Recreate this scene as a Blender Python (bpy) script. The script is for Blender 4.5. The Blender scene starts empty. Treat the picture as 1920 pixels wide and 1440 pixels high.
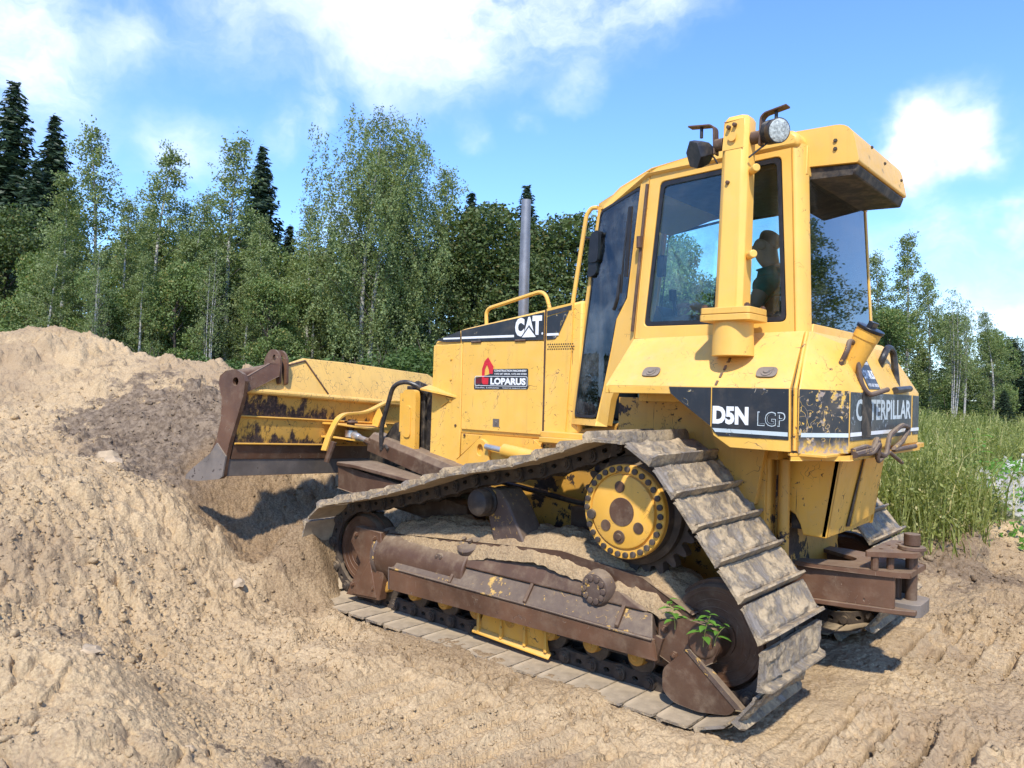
import bpy, math, random
import numpy as np
from mathutils import Vector, Matrix
from mathutils.geometry import tessellate_polygon
rng = np.random.default_rng(7); random.seed(7)
S = bpy.context.scene
COL = S.collection

# ---------------------------------------------------------------- camera
def cam_axes(yaw, pit, rol):
    f = Vector((-math.sin(yaw), math.cos(yaw), 0)); r = Vector((math.cos(yaw), math.sin(yaw), 0)); u = Vector((0, 0, 1))
    f2 = f*math.cos(pit)+u*math.sin(pit); u2 = u*math.cos(pit)-f*math.sin(pit)
    return r*math.cos(rol)+u2*math.sin(rol), u2*math.cos(rol)-r*math.sin(rol), f2
R_, U_, F_ = cam_axes(math.radians(40.8), math.radians(.42), math.radians(1.4))
CAM = Vector((2.278, -4.774, 1.65))
cd = bpy.data.cameras.new("camera"); cam = bpy.data.objects.new("camera", cd); COL.objects.link(cam)
m = Matrix((R_, U_, -F_)).transposed().to_4x4(); m.translation = CAM
cam.matrix_world = m
cd.sensor_width = 36; cd.lens = 1445*36/1920; cd.clip_start = .05; cd.clip_end = 3000
S.camera = cam

# ---------------------------------------------------------------- light
SUN = Vector((.58, -.81, 0)).normalized()*math.cos(math.radians(50)) + Vector((0, 0, math.sin(math.radians(50))))
ld = bpy.data.lights.new("sun", 'SUN'); ld.energy = 3.45; ld.angle = math.radians(2.2); ld.color = (1, .95, .86)
sun = bpy.data.objects.new("sun", ld); COL.objects.link(sun); sun.location = (0, 0, 30)
sun.rotation_mode = 'QUATERNION'; sun.rotation_quaternion = SUN.to_track_quat('Z', 'Y')
S.view_settings.view_transform = 'Standard'; S.view_settings.look = 'None'; S.view_settings.exposure = 0.76; S.view_settings.gamma = 1
S.cycles.max_bounces = 8; S.cycles.transparent_max_bounces = 24; S.cycles.use_denoising = True

# ---------------------------------------------------------------- node helpers
class NT:
    def __init__(s, t): s.t = t; s.n = t.nodes; s.l = t.links
    def lk(s, v, sock):
        if v is None: return
        if isinstance(v, bpy.types.NodeSocket): s.l.new(v, sock)
        else: sock.default_value = v
    def add(s, typ, ins=None, **pr):
        n = s.n.new(typ)
        for k, v in pr.items(): setattr(n, k, v)
        for k, v in (ins or {}).items(): s.lk(v, n.inputs[k])
        return n
    def math(s, op, a, b=0.0, clamp=False):
        n = s.add('ShaderNodeMath', {0: a, 1: b}, operation=op); n.use_clamp = clamp; return n.outputs[0]
    def mul(s, a, b): return s.math('MULTIPLY', a, b)
    def noise(s, v, scale, detail=4, rough=.55, dist=0, col=False):
        n = s.add('ShaderNodeTexNoise', {'Vector': v, 'Scale': scale, 'Detail': detail, 'Roughness': rough, 'Distortion': dist})
        return n.outputs['Color' if col else 'Fac']
    def step(s, v, a, b, lo=0., hi=1.):
        n = s.add('ShaderNodeMapRange', {0: v, 1: a, 2: b, 3: lo, 4: hi}); n.interpolation_type = 'SMOOTHSTEP'; return n.outputs[0]
    def mix(s, f, a, b, blend='MIX'):
        n = s.add('ShaderNodeMix', data_type='RGBA', blend_type=blend)
        s.lk(f, n.inputs[0]); 
        for v, i in ((a, 6), (b, 7)): s.lk((*v, 1) if isinstance(v, tuple) and len(v) == 3 else v, n.inputs[i])
        return n.outputs[2]
    def mapv(s, v, scale=(1, 1, 1), rot=(0, 0, 0), loc=(0, 0, 0)):
        return s.add('ShaderNodeMapping', {'Vector': v, 'Scale': scale, 'Rotation': rot, 'Location': loc}).outputs[0]

def newmat(name):
    m = bpy.data.materials.new(name); m.use_nodes = True
    t = NT(m.node_tree); b = t.n['Principled BSDF']
    return m, t, b

# ---------------------------------------------------------------- world
W = bpy.data.worlds.new("World"); S.world = W; W.use_nodes = True
t = NT(W.node_tree); bg = t.n['Background']
sky = t.add('ShaderNodeTexSky'); sky.sky_type = 'NISHITA'; sky.sun_disc = False
sky.sun_elevation = math.radians(50); sky.sun_rotation = math.atan2(SUN.x, SUN.y)
sky.air_density = 1.25; sky.dust_density = .35; sky.ozone_density = 2.2
g = t.add('ShaderNodeTexCoord').outputs['Generated']
def dirof(px, py): return (R_*((px-960)/1445) + U_*((720-py)/1445) + F_).normalized()
# cloud banks: (direction, angular radius, weight)
banks = [((520, -120), .21, .8), ((800, -90), .16, .95), ((1120, -60), .13, .95), ((1330, -50), .08, .8), ((-80, 30), .11, .6), ((60, 110), .07, .40), ((1760, 240), .070, 1.2), ((1700, 250), .045, .8), ((1830, 265), .042, .9), ((1715, 320), .045, .6),
         ((1765, 430), .045, .6), ((1905, 410), .035, .85), ((1640, 460), .04, .35), ((580, 225), .042, .50), ((480, 255), .035, .42), ((340, 290), .055, .58), ((1080, 165), .035, .42), ((1000, 215), .03, .40), ((900, 260), .035, .35), ((235, 80), .04, .42),
         ((800, 60), .14, .30), ((620, 420), .06, .8), ((1270, 600), .1, .5), ((1900, 620), .10, .7), ((1700, 560), .10, .4), ((150, 230), .10, .24), ((2500, 300), .25, .8), ((-900, 200), .4, .8)]
acc = None
wob = t.add('ShaderNodeVectorMath', {0: t.noise(g, 5, 5, .6, col=True), 1: (.5, .5, .5)}, operation='SUBTRACT').outputs[0]
wob = t.add('ShaderNodeVectorMath', {0: wob, 'Scale': .16}, operation='SCALE').outputs[0]
gw = t.add('ShaderNodeVectorMath', {0: g, 1: wob}, operation='ADD').outputs[0]
for (p, r, w) in banks:
    d = t.add('ShaderNodeVectorMath', {0: gw, 1: tuple(dirof(*p))}, operation='DISTANCE').outputs['Value']
    v = t.step(d, 0, r*1.35, w, 0)
    acc = v if acc is None else t.math('ADD', acc, v)
nz = t.noise(t.mapv(gw, (1, 1, 2.2)), 3.2, 9, .62)
nf = t.noise(t.mapv(gw, (1, 1, 1.8)), 26, 6, .6)
cl = t.math('ADD', t.mul(acc, t.step(nz, .22, .62, .45, 1.15)), t.mul(t.math('SUBTRACT', nf, .5), t.mul(acc, .9)))
cl = t.step(cl, .10, 1.30)
# general thin clouds elsewhere in the dome
z = t.add('ShaderNodeSeparateXYZ', {0: g}).outputs[2]
skyc = t.mix(1.0, sky.outputs[0], (.58, .80, 1.20), 'MULTIPLY')
col = t.mix(t.mul(cl, .84), skyc, (5.2, 5.6, 6.7))
t.lk(col, bg.inputs[0]); bg.inputs[1].default_value = .15

# ---------------------------------------------------------------- materials
CLAY = (.52, .385, .235)
def metal_paint(name, base, under, chip=.5, scr=.4, dust=.3, rough=.42, dustc=CLAY, metallic=0., seed=0., under2=None, big=None, var=.12, bump=.25, wear=None):
    m, t, b = newmat(name)
    P = t.mapv(t.add('ShaderNodeTexCoord').outputs['Object'], loc=(seed, seed*.7, -seed))
    n1 = t.noise(P, 2.3, 3); n2 = t.noise(P, 26, 7, .68)
    c = t.mix(t.step(n1, .3, .7), tuple(x*(1-var) for x in base), tuple(min(1, x*(1+var*.5)) for x in base))
    c = t.mix(t.mul(t.step(t.noise(P, 7, 5, .6), .52, .75), .35), c, tuple(x*.8+y*.2 for x, y in zip(base, dustc)))
    c = t.mix(t.mul(t.step(t.noise(t.mapv(P, (22, 22, 1.3)), 1., 5, .6), .52, .74), .26), c, tuple(x*.50+y*.14 for x, y in zip(base, dustc)))
    c = t.mix(t.mul(t.step(t.noise(P, 1.7, 6, .65), .48, .72), .20), c, tuple(x*.62+y*.38 for x, y in zip(base, dustc)))
    u = t.mix(t.step(t.noise(P, 40, 4), .4, .6), under, under2 or tuple(x*.55 for x in under))
    # chips
    cm = t.math('ADD', t.mul(n1, .38), t.mul(n2, .62))
    k = .70-.12*chip
    chipm = t.step(cm, k, k+.025)
    # scratches: thin broken cell edges
    w2 = t.add('ShaderNodeVectorMath', {0: P, 1: t.noise(P, 3, 3, col=True)}, operation='ADD').outputs[0]
    v = t.add('ShaderNodeTexVoronoi', {'Vector': t.mapv(w2, (1.3, 1.3, .7), (.3, .5, .2)), 'Scale': 7.0}, feature='DISTANCE_TO_EDGE').outputs['Distance']
    sm = t.mul(t.step(v, .006, .016, 1, 0), t.step(t.noise(P, 5.5, 5, .7), .66-.16*scr, .70-.16*scr))
    msk = t.math('MAXIMUM', chipm, sm)
    # long fine scratches / runs
    st = t.noise(t.mapv(P, (60, 60, 2.5), (.25, .1, 0)), 1.0, 3)
    sl = t.mul(t.step(st, .70, .73), t.step(n1, .5, .62))
    msk = t.math('MAXIMUM', msk, t.mul(sl, min(1, scr*1.2)))
    if wear:   # worn to bare metal below a ragged height
        z = t.add('ShaderNodeSeparateXYZ', {0: t.add('ShaderNodeTexCoord').outputs['Object']}).outputs[2]
        if len(wear) > 3: z = t.math('ADD', z, t.mul(t.add('ShaderNodeSeparateXYZ', {0: t.add('ShaderNodeTexCoord').outputs['Object']}).outputs[1], wear[3]))
        zz = t.math('ADD', z, t.mul(t.math('SUBTRACT', t.noise(t.mapv(P, (1, 1, .55)), wear[2], 8, .72), .5), wear[1]))
        msk = t.math('MAXIMUM', msk, t.mul(t.step(zz, wear[0]-.04, wear[0]+.03, 1, 0), t.step(n2, .30, .46, .55, 1.)))
    if big:
        msk = t.math('MAXIMUM', msk, t.step(t.noise(P, big[0], 8, .7), big[1], big[1]+.02))
    geo = t.add('ShaderNodeNewGeometry')
    c = t.mix(msk, c, u)
    nz_ = t.add('ShaderNodeSeparateXYZ', {0: geo.outputs['Normal']}).outputs[2]
    dn = t.noise(P, 9, 8, .7)
    dm = t.math('ADD', t.mul(t.step(nz_, .35, .95), dust*1.3), t.mul(t.step(dn, .45, .72), dust*.75), True)
    dm = t.mul(dm, t.step(t.noise(P, 30, 4, .6), .25, .6, .55, 1.))
    c = t.mix(dm, c, dustc)
    t.lk(c, b.inputs['Base Color'])
    r = t.math('ADD', t.mul(msk, .25), t.math('ADD', t.mul(dm, .45), t.mul(t.step(n2, .3, .7), .12)))
    t.lk(t.math('ADD', r, rough, True), b.inputs['Roughness'])
    b.inputs['Metallic'].default_value = metallic; b.inputs['Specular IOR Level'].default_value = .4
    h = t.math('ADD', t.mul(msk, -.35), t.math('ADD', t.mul(t.noise(P, 55, 5, .65), .28), t.mul(dm, t.noise(P, 90, 4, .7))))
    bp = t.add('ShaderNodeBump', {'Height': h, 'Strength': bump, 'Distance': .006})
    # slight dents in the sheet metal
    bp2 = t.add('ShaderNodeBump', {'Height': t.noise(P, 3.3, 2), 'Strength': .12, 'Distance': .05, 'Normal': bp.outputs[0]})
    t.lk(bp2.outputs[0], b.inputs['Normal'])
    return m

def simple(name, c, rough=.5, metallic=0., bump=0., var=.25, scale=20, dust=0., spec=.4):
    m, t, b = newmat(name)
    P = t.add('ShaderNodeTexCoord').outputs['Object']
    n = t.noise(P, scale, 6, .65)
    cc = t.mix(t.step(n, .3, .7), tuple(x*(1-var) for x in c), tuple(min(1, x*(1+var)) for x in c))
    if dust: cc = t.mix(t.mul(t.step(t.noise(P, 12, 7, .7), .4, .65), dust), cc, CLAY)
    t.lk(cc, b.inputs['Base Color']); b.inputs['Metallic'].default_value = metallic
    t.lk(t.math('ADD', t.mul(n, .2), rough-.1, True), b.inputs['Roughness']); b.inputs['Specular IOR Level'].default_value = spec
    if bump: t.lk(t.add('ShaderNodeBump', {'Height': n, 'Strength': bump, 'Distance': .01}).outputs[0], b.inputs['Normal'])
    return m

YB = (.78, .44, .078)
BROWN = (.085, .05, .04)
M = {}
M['yellow'] = metal_paint('yellow_paint', YB, (.16, .085, .05), chip=.56, scr=.80, dust=.26, bump=.18, var=.10)
M['yellow_cab'] = metal_paint('yellow_cab_paint', (.79, .45, .09), (.18, .10, .06), chip=.36, scr=.45, dust=.18, seed=3, bump=.08, rough=.36, var=.07)
M['yellow_worn'] = metal_paint('worn_yellow_paint', (.74, .39, .055), (.09, .05, .038), chip=.75, scr=.75, dust=.22, seed=5, bump=.3)
M['yellow_dirty'] = metal_paint('grimy_yellow_paint', (.52, .27, .045), (.05, .032, .025), chip=.8, scr=.6, dust=.35, seed=8, bump=.4, dustc=(.27, .19, .11), big=(2.6, .56))
M['blade_low'] = metal_paint('blade_rusty_yellow_paint', (.70, .38, .065), (.075, .042, .032), chip=.75, scr=1.2, dust=.12, seed=2, bump=.35, wear=(-.205, .8, 5.5, .20), under2=(.03, .02, .018))
M['blade_mid'] = metal_paint('blade_half_worn_paint', (.70, .38, .065), (.085, .048, .036), chip=.8, scr=1.3, dust=.12, seed=4, bump=.35, wear=(-.13, .85, 5.5, .215), under2=(.03, .02, .018))
M['blade_top'] = metal_paint('blade_faded_yellow_paint', (.80, .48, .12), (.16, .09, .075), chip=.45, scr=1.45, dust=.14, seed=6, bump=.2, under2=(.09, .055, .05))
M['brown'] = metal_paint('rusty_brown_steel', (.085, .042, .023), (.45, .26, .06), chip=.30, scr=.1, dust=.40, rough=.5, seed=1, bump=.6, dustc=(.33, .245, .155), under2=(.20, .12, .05), var=.3)
M['brown_clean'] = metal_paint('polished_brown_steel', (.120, .058, .031), (.05, .028, .018), chip=.62, scr=.6, dust=.30, rough=.42, seed=11, bump=.55, var=.4, dustc=(.33, .245, .155), under2=(.28, .20, .13))
M['brown_yel'] = metal_paint('brown_steel_with_paint_rests', (.085, .055, .042), (.62, .36, .08), chip=1.05, scr=.5, dust=.38, rough=.55, seed=13, bump=.6, big=(4.0, .60), dustc=(.33, .245, .155), under2=(.45, .27, .07))
M['edge'] = metal_paint('scoured_steel', (.17, .14, .115), (.07, .05, .04), chip=.9, scr=.4, dust=.45, rough=.45, seed=4, bump=.4, dustc=(.33, .25, .17), var=.35)
M['chain'] = metal_paint('oily_dark_steel', (.055, .042, .034), (.16, .12, .09), chip=.5, scr=.1, dust=.62, rough=.5, seed=9, bump=.5, dustc=(.20, .145, .09), var=.4)
M['black'] = simple('black_rubber', (.018, .018, .02), .45)
M['dark'] = simple('dark_grimy_steel', (.022, .018, .015), .6, dust=.15)
M['hose'] = simple('black_hose', (.02, .02, .022), .4, dust=.1)
M['chrome'] = simple('chromed_rod', (.50, .49, .47), .38, .7, var=.15, dust=.3)
M['exhaust'] = simple('grey_exhaust_steel', (.25, .25, .26), .5, .6, var=.2, scale=6)
M['decal'] = metal_paint('black_decal', (.024, .028, .034), (.30, .30, .30), chip=.36, scr=.55, dust=.06, rough=.3, seed=7, bump=.05, under2=(.55, .36, .06))
M['decal_worn'] = metal_paint('battered_black_decal', (.026, .030, .034), (.62, .38, .07), chip=1.05, scr=.9, dust=.10, rough=.35, seed=17, bump=.1, under2=(.30, .24, .2), wear=(-.115, .16, 9))
M['decal_grey'] = metal_paint('scraped_black_decal', (.045, .055, .062), (.34, .38, .40), chip=.75, scr=1.0, dust=.10, rough=.35, seed=21, bump=.1, under2=(.12, .13, .14))
M['white'] = metal_paint('white_decal', (.80, .80, .78), (.05, .05, .05), chip=.25, scr=.2, dust=.03, rough=.4, seed=9, bump=.02)
M['white_dull'] = metal_paint('dull_white_decal', (.52, .58, .58), (.05, .055, .06), chip=.8, scr=.8, dust=.08, rough=.4, seed=12, bump=.02)
M['red'] = simple('red_print', (.55, .02, .03), .4, var=.15)
M['maroon'] = simple('dark_red_print', (.12, .01, .015), .4)
M['seat'] = simple('dark_seat_fabric', (.03, .032, .035), .8)
M['plastic'] = simple('black_plastic', (.016, .016, .018), .35)
M['greyint'] = simple('grey_cab_lining', (.11, .12, .12), .8)
M['teal_panel'] = simple('pale_green_cab_floor_panel', (.16, .26, .23), .5)
M['skin'] = simple('skin', (.42, .22, .15), .5, var=.12)
M['hair'] = simple('brown_hair', (.035, .02, .014), .6)
M['shirt'] = simple('teal_cotton', (.01, .14, .115), .8)
M['trousers'] = simple('dark_trousers', (.02, .022, .03), .8)
M['filter'] = simple('lamp_lens', (.42, .45, .42), .25, var=.5, scale=60, bump=.5)
M['housing'] = simple('cast_lamp_housing', (.02, .02, .022), .4, dust=.1)
M['stone'] = simple('pale_limestone', (.40, .385, .35), .85, bump=.6, scale=8, var=.2)
M['pebble'] = simple('tan_stone', (.40, .30, .19), .85, bump=.5, scale=14, var=.2)

def glass(name, tint, gl=.16, dirt=.07):
    m, t, b = newmat(name)
    t.n.remove(b)
    tr = t.add('ShaderNodeBsdfTransparent', {0: (*tint, 1)})
    gs = t.add('ShaderNodeBsdfGlossy', {0: (.95, .97, 1, 1), 1: .015})
    fr = t.add('ShaderNodeFresnel', {0: 1.5})
    P = t.add('ShaderNodeTexCoord').outputs['Object']
    f = t.math('ADD', t.mul(fr.outputs[0], 1.0), gl, True)
    a = t.add('ShaderNodeMixShader', {0: f, 1: tr.outputs[0], 2: gs.outputs[0]})
    df = t.add('ShaderNodeBsdfDiffuse', {0: (.42, .42, .38, 1)})
    dm = t.mul(t.step(t.noise(P, 4, 8, .7), .42, .75), dirt)
    a2 = t.add('ShaderNodeMixShader', {0: dm, 1: a.outputs[0], 2: df.outputs[0]})
    t.lk(a2.outputs[0], t.n['Material Output'].inputs[0])
    return m
M['glass'] = glass('tinted_glass', (.84, .94, .92), .0, .09)
M['glass_dark'] = glass('dusty_door_glass', (.90, .97, .95), .02, .20)
M['glass_rear'] = glass('rear_glass', (.40, .56, .54), .12)

def clay_shoe():
    m, t, b = newmat('clay_caked_steel')
    P = t.add('ShaderNodeTexCoord').outputs['Object']
    oi = t.add('ShaderNodeObjectInfo').outputs['Random']
    off = t.add('ShaderNodeCombineXYZ', {0: t.mul(oi, 17.), 1: t.mul(oi, 31.), 2: t.mul(oi, 7.)}).outputs[0]
    P = t.add('ShaderNodeVectorMath', {0: P, 1: off}, operation='ADD').outputs[0]
    n = t.noise(t.mapv(P, (1, 1, 1)), 8.5, 8, .72, .2); f = t.noise(P, 60, 6, .7)
    steel = t.mix(t.step(t.noise(t.mapv(P, (6, 40, 6)), 1., 4), .35, .65), (.16, .13, .10), (.27, .225, .175))
    cl = t.mix(t.step(f, .3, .7), (.34, .25, .145), (.47, .355, .215))
    cl = t.mix(t.mul(t.step(t.noise(P, 14, 5), .55, .7), .5), cl, (.20, .15, .10))
    mk = t.step(n, .40, .56)
    t.lk(t.mix(mk, steel, cl), b.inputs['Base Color'])
    t.lk(t.math('ADD', t.mul(mk, .45), .45), b.inputs['Roughness']); b.inputs['Metallic'].default_value = 0
    h = t.math('ADD', t.mul(mk, t.math('ADD', t.mul(f, .6), .6)), t.mul(t.noise(P, 18, 6, .7), .8))
    t.lk(t.add('ShaderNodeBump', {'Height': h, 'Strength': .8, 'Distance': .012}).outputs[0], b.inputs['Normal'])
    return m
M['clay_shoe'] = clay_shoe()
M['shoe_dust'] = simple('dusty_plate', (.36, .275, .175), .9, var=.22, scale=9, bump=.5)

def soil(name, sandy=True):
    m, t, b = newmat(name)
    P = t.add('ShaderNodeTexCoord').outputs['Object']
    a = t.add('ShaderNodeAttribute', attribute_name='mix')
    dark, grass, pale = t.add('ShaderNodeSeparateColor', {0: a.outputs['Color']}).outputs[:3]
    n1 = t.noise(P, 1.6, 6, .6); n2 = t.noise(P, 14, 7, .7); n3 = t.noise(P, 75, 6, .7)
    c = t.mix(t.step(n1, .3, .7), (.425, .298, .160), (.555, .405, .228))
    c = t.mix(t.mul(t.step(n2, .35, .75), .55), c, (.62, .46, .265))
    c = t.mix(t.mul(t.step(n3, .40, .60, 1, 0), .55), c, (.30, .20, .115))
    c = t.mix(t.mul(t.step(n2, .58, .70), .22), c, (.36, .25, .16))
    c = t.mix(t.mul(t.step(t.noise(P, .9, 7, .65), .48, .62), .60), c, (.30, .208, .125))
    dk = t.step(t.math('ADD', dark, t.mul(t.math('SUBTRACT', t.noise(t.mapv(P, (1, 1, 1.6)), 3.2, 10, .78), .5), 2.2)), .36, .58)
    c = t.mix(t.mul(dk, .93), c, t.mix(t.step(n2, .35, .65), (.095, .066, .045), (.25, .185, .125)))
    c = t.mix(t.mul(a.outputs['Alpha'], t.step(n2, .25, .7, 1., .75)), c, t.mix(t.step(n3, .35, .65), (.15, .095, .05), (.30, .20, .11)))  # alpha: damp soil tone, also the painted shade of the print grooves
    pl = t.step(t.math('ADD', pale, t.mul(t.math('SUBTRACT', n2, .5), .7)), .4, .6)
    c = t.mix(pl, c, t.mix(t.step(n3, .35, .65), (.30, .275, .23), (.47, .44, .38)))
    gr = t.step(t.math('ADD', grass, t.mul(t.math('SUBTRACT', n2, .5), .6)), .4, .6)
    c = t.mix(gr, c, t.mix(t.step(n3, .35, .65), (.05, .06, .022), (.12, .13, .05)))
    t.lk(c, b.inputs['Base Color']); b.inputs['Roughness'].default_value = .95; b.inputs['Specular IOR Level'].default_value = .15
    v = t.add('ShaderNodeTexVoronoi', {'Vector': t.add('ShaderNodeVectorMath', {0: P, 1: t.add('ShaderNodeVectorMath', {0: t.noise(P, 30, 3, col=True), 'Scale': .03}, operation='SCALE').outputs[0]}, operation='ADD').outputs[0], 'Scale': 42.}).outputs['Distance']
    h = t.math('ADD', t.mul(v, -.5), t.math('ADD', t.mul(n3, .9), t.mul(t.noise(P, 28, 3, .6), .9)))
    t.lk(t.add('ShaderNodeBump', {'Height': h, 'Strength': .8, 'Distance': .016}).outputs[0], b.inputs['Normal'])
    return m
M['soil'] = soil('sandy_soil')

def leafmat(name, c1, c2, trans=.35, extra=None):
    m, t, b = newmat(name); t.n.remove(b)
    g = t.add('ShaderNodeNewGeometry'); r = g.outputs['Random Per Island']
    oi = t.add('ShaderNodeObjectInfo').outputs['Random']
    P = t.add('ShaderNodeTexCoord').outputs['Object']
    c = t.mix(r, c1, c2)
    c = t.mix(t.mul(t.step(t.noise(P, .9, 4), .4, .62), .45), c, tuple(x*.55 for x in c1))
    c = t.mix(t.mul(oi, .35), c, tuple(x*.8 for x in c2[:1])+tuple(x*.85 for x in c2[1:]))
    if extra: c = t.mix(t.step(r, .9, .93), c, extra)
    d = t.add('ShaderNodeBsdfPrincipled', {'Base Color': c, 'Roughness': .5, 'Specular IOR Level': .3})
    tr = t.add('ShaderNodeBsdfTranslucent', {0: t.mix(1., c, (1.3, 1.35, .6), 'MULTIPLY')})
    mx = t.add('ShaderNodeMixShader', {0: trans, 1: d.outputs[0], 2: tr.outputs[0]})
    t.lk(mx.outputs[0], t.n['Material Output'].inputs[0])
    return m
M['leaf_birch'] = leafmat('birch_leaves', (.18, .23, .078), (.29, .335, .14), .34, (.20, .20, .06))
M['leaf_dark'] = leafmat('dark_leaves', (.075, .11, .032), (.14, .178, .060), .28, (.14, .12, .035))
M['needle'] = leafmat('spruce_needles', (.024, .046, .020), (.052, .080, .036), .12)
M['leaf_mid'] = leafmat('mid_green_leaves', (.13, .185, .05), (.235, .30, .10), .3, (.28, .24, .07))
M['leaf_bush'] = leafmat('bush_leaves', (.055, .10, .025), (.14, .20, .06), .3)
M['grassblade'] = leafmat('grass_blades', (.17, .20, .045), (.40, .40, .13), .4, (.56, .48, .22))
M['weedleaf'] = leafmat('fresh_weed_leaves', (.12, .26, .035), (.20, .40, .07), .4)
M['straw'] = leafmat('yellow_stalks', (.45, .44, .12), (.60, .55, .20), .3)
def bark(name, c1, c2, sc):
    m, t, b = newmat(name)
    P = t.add('ShaderNodeTexCoord').outputs['Object']
    n = t.noise(t.mapv(P, sc), 1., 6, .7)
    t.lk(t.mix(t.step(n, .5, .62), c1, c2), b.inputs['Base Color']); b.inputs['Roughness'].default_value = .85
    return m
M['bark_birch'] = bark('birch_bark', (.42, .40, .36), (.07, .06, .055), (5, 5, 14))
M['limb'] = bark('thin_grey_branch', (.16, .14, .12), (.05, .04, .035), (5, 5, 9))
M['bark_dark'] = bark('dark_bark', (.10, .075, .055), (.04, .03, .024), (9, 9, 3))

# ---------------------------------------------------------------- mesh building
class MB:
    def __init__(s): s.v = []; s.f = []; s.mi = []; s.cur = 0
    def poly(s, vs, fs):
        o = len(s.v); s.v += [tuple(map(float, p)) for p in vs]; s.f += [tuple(i+o for i in f) for f in fs]; s.mi += [s.cur]*len(fs); return s
    def box(s, lo, hi):
        (a, b, c), (d, e, f) = lo, hi
        return s.hexa([(a,b,c),(d,b,c),(d,e,c),(a,e,c),(a,b,f),(d,b,f),(d,e,f),(a,e,f)])
    def hexa(s, v): return s.poly(v, [(0,3,2,1),(4,5,6,7),(0,1,5,4),(1,2,6,5),(2,3,7,6),(3,0,4,7)])
    def obox(s, c, ax, half):      # oriented box; ax = 3 unit vectors
        c = Vector(c); A = [Vector(a) for a in ax]; v = []
        for dz in (-1, 1):
            for dx, dy in ((-1,-1),(1,-1),(1,1),(-1,1)): v.append(c+A[0]*dx*half[0]+A[1]*dy*half[1]+A[2]*dz*half[2])
        return s.hexa(v)
    def tube(s, pts, r, n=12, cap=True):   # r scalar or list
        pts = [Vector(p) for p in pts]; N = len(pts); rs = r if isinstance(r, (list, tuple)) else [r]*N
        vs = []; fs = []; up = None
        for i, p in enumerate(pts):
            d = (pts[min(i+1, N-1)]-pts[max(i-1, 0)]).normalized()
            if up is None: up = d.orthogonal().normalized()
            up = (up-d*up.dot(d)).normalized(); w = d.cross(up)
            for k in range(n):
                a = 2*math.pi*k/n; vs.append(p+(up*math.cos(a)+w*math.sin(a))*rs[i])
        for i in range(N-1):
            for k in range(n):
                a = i*n+k; b = i*n+(k+1) % n; fs.append((a, b, b+n, a+n))
        if cap: fs.append(tuple(range(n))[::-1]); fs.append(tuple((N-1)*n+k for k in range(n)))
        return s.poly(vs, fs)
    def cyl(s, a, b, r, n=24, r2=None): return s.tube([a, b], [r, r2 if r2 is not None else r], n)
    def lathe(s, c, ax, prof, n=32):      # prof: (dist along axis, radius)
        c = Vector(c); ax = Vector(ax).normalized(); u = ax.orthogonal().normalized(); w = ax.cross(u); vs = []; fs = []
        for (h, r) in prof:
            for k in range(n):
                a = 2*math.pi*k/n; vs.append(c+ax*h+(u*math.cos(a)+w*math.sin(a))*max(r, 1e-4))
        for i in range(len(prof)-1):
            for k in range(n):
                a = i*n+k; b = i*n+(k+1) % n; fs.append((a, b, b+n, a+n))
        fs.append(tuple(range(n))[::-1]); fs.append(tuple((len(prof)-1)*n+k for k in range(n)))
        return s.poly(vs, fs)
    def prism(s, pts3, thick, holes=()):    # planar polygon (3D pts) pushed along thick vector, with holes
        th = Vector(thick); loops = [[Vector(p) for p in pts3]]+[[Vector(p) for p in h] for h in holes]
        tris = tessellate_polygon(loops); flat = [p for l in loops for p in l]; n = len(flat)
        vs = flat+[p+th for p in flat]; fs = []
        nrm = Vector((0, 0, 0)); L = loops[0]
        for i in range(len(L)): nrm += L[i].cross(L[(i+1) % len(L)])
        for tr in tris:
            a, b, c = (flat[i] for i in tr)
            q = tuple(tr) if ((b-a).cross(c-a)).dot(th) < 0 else tuple(tr)[::-1]
            fs.append(q); fs.append(tuple(i+n for i in q[::-1]))
        o = 0
        for l in loops:
            k = len(l)
            for i in range(k): fs.append((o+i, o+(i+1) % k, o+n+(i+1) % k, o+n+i))
            o += k
        return s.poly(vs, fs)
    def grid(s, P):      # P[i][j] points
        n = len(P); k = len(P[0])
        return s.poly([p for row in P for p in row], [(i*k+j, i*k+j+1, (i+1)*k+j+1, (i+1)*k+j) for i in range(n-1) for j in range(k-1)])
    def bolt(s, c, ax, r=.014, h=.012): return s.lathe(c, ax, [(0, r), (h, r), (h, r*.6), (h*1.4, r*.6)], 6)

def rnd(pts, r, n=4, closed=True):     # round the corners of a polygon
    P = [Vector(p) for p in pts]; out = []; N = len(P)
    for i in range(N):
        if not closed and i in (0, N-1): out.append(P[i]); continue
        a, b, c = P[i-1], P[i], P[(i+1) % N]; rr = r[i] if isinstance(r, (list, tuple)) else r
        if rr <= 0: out.append(b); continue
        d1 = (a-b); d2 = (c-b); q = min(rr, d1.length*.49, d2.length*.49); s0 = b+d1.normalized()*q; s1 = b+d2.normalized()*q
        for k in range(n+1):
            t_ = k/n; out.append(s0*(1-t_)**2+b*2*t_*(1-t_)+s1*t_*t_)
    return out
def smoothpath(pts, r=.05, n=5): return rnd(pts, r, n, closed=False)

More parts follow.
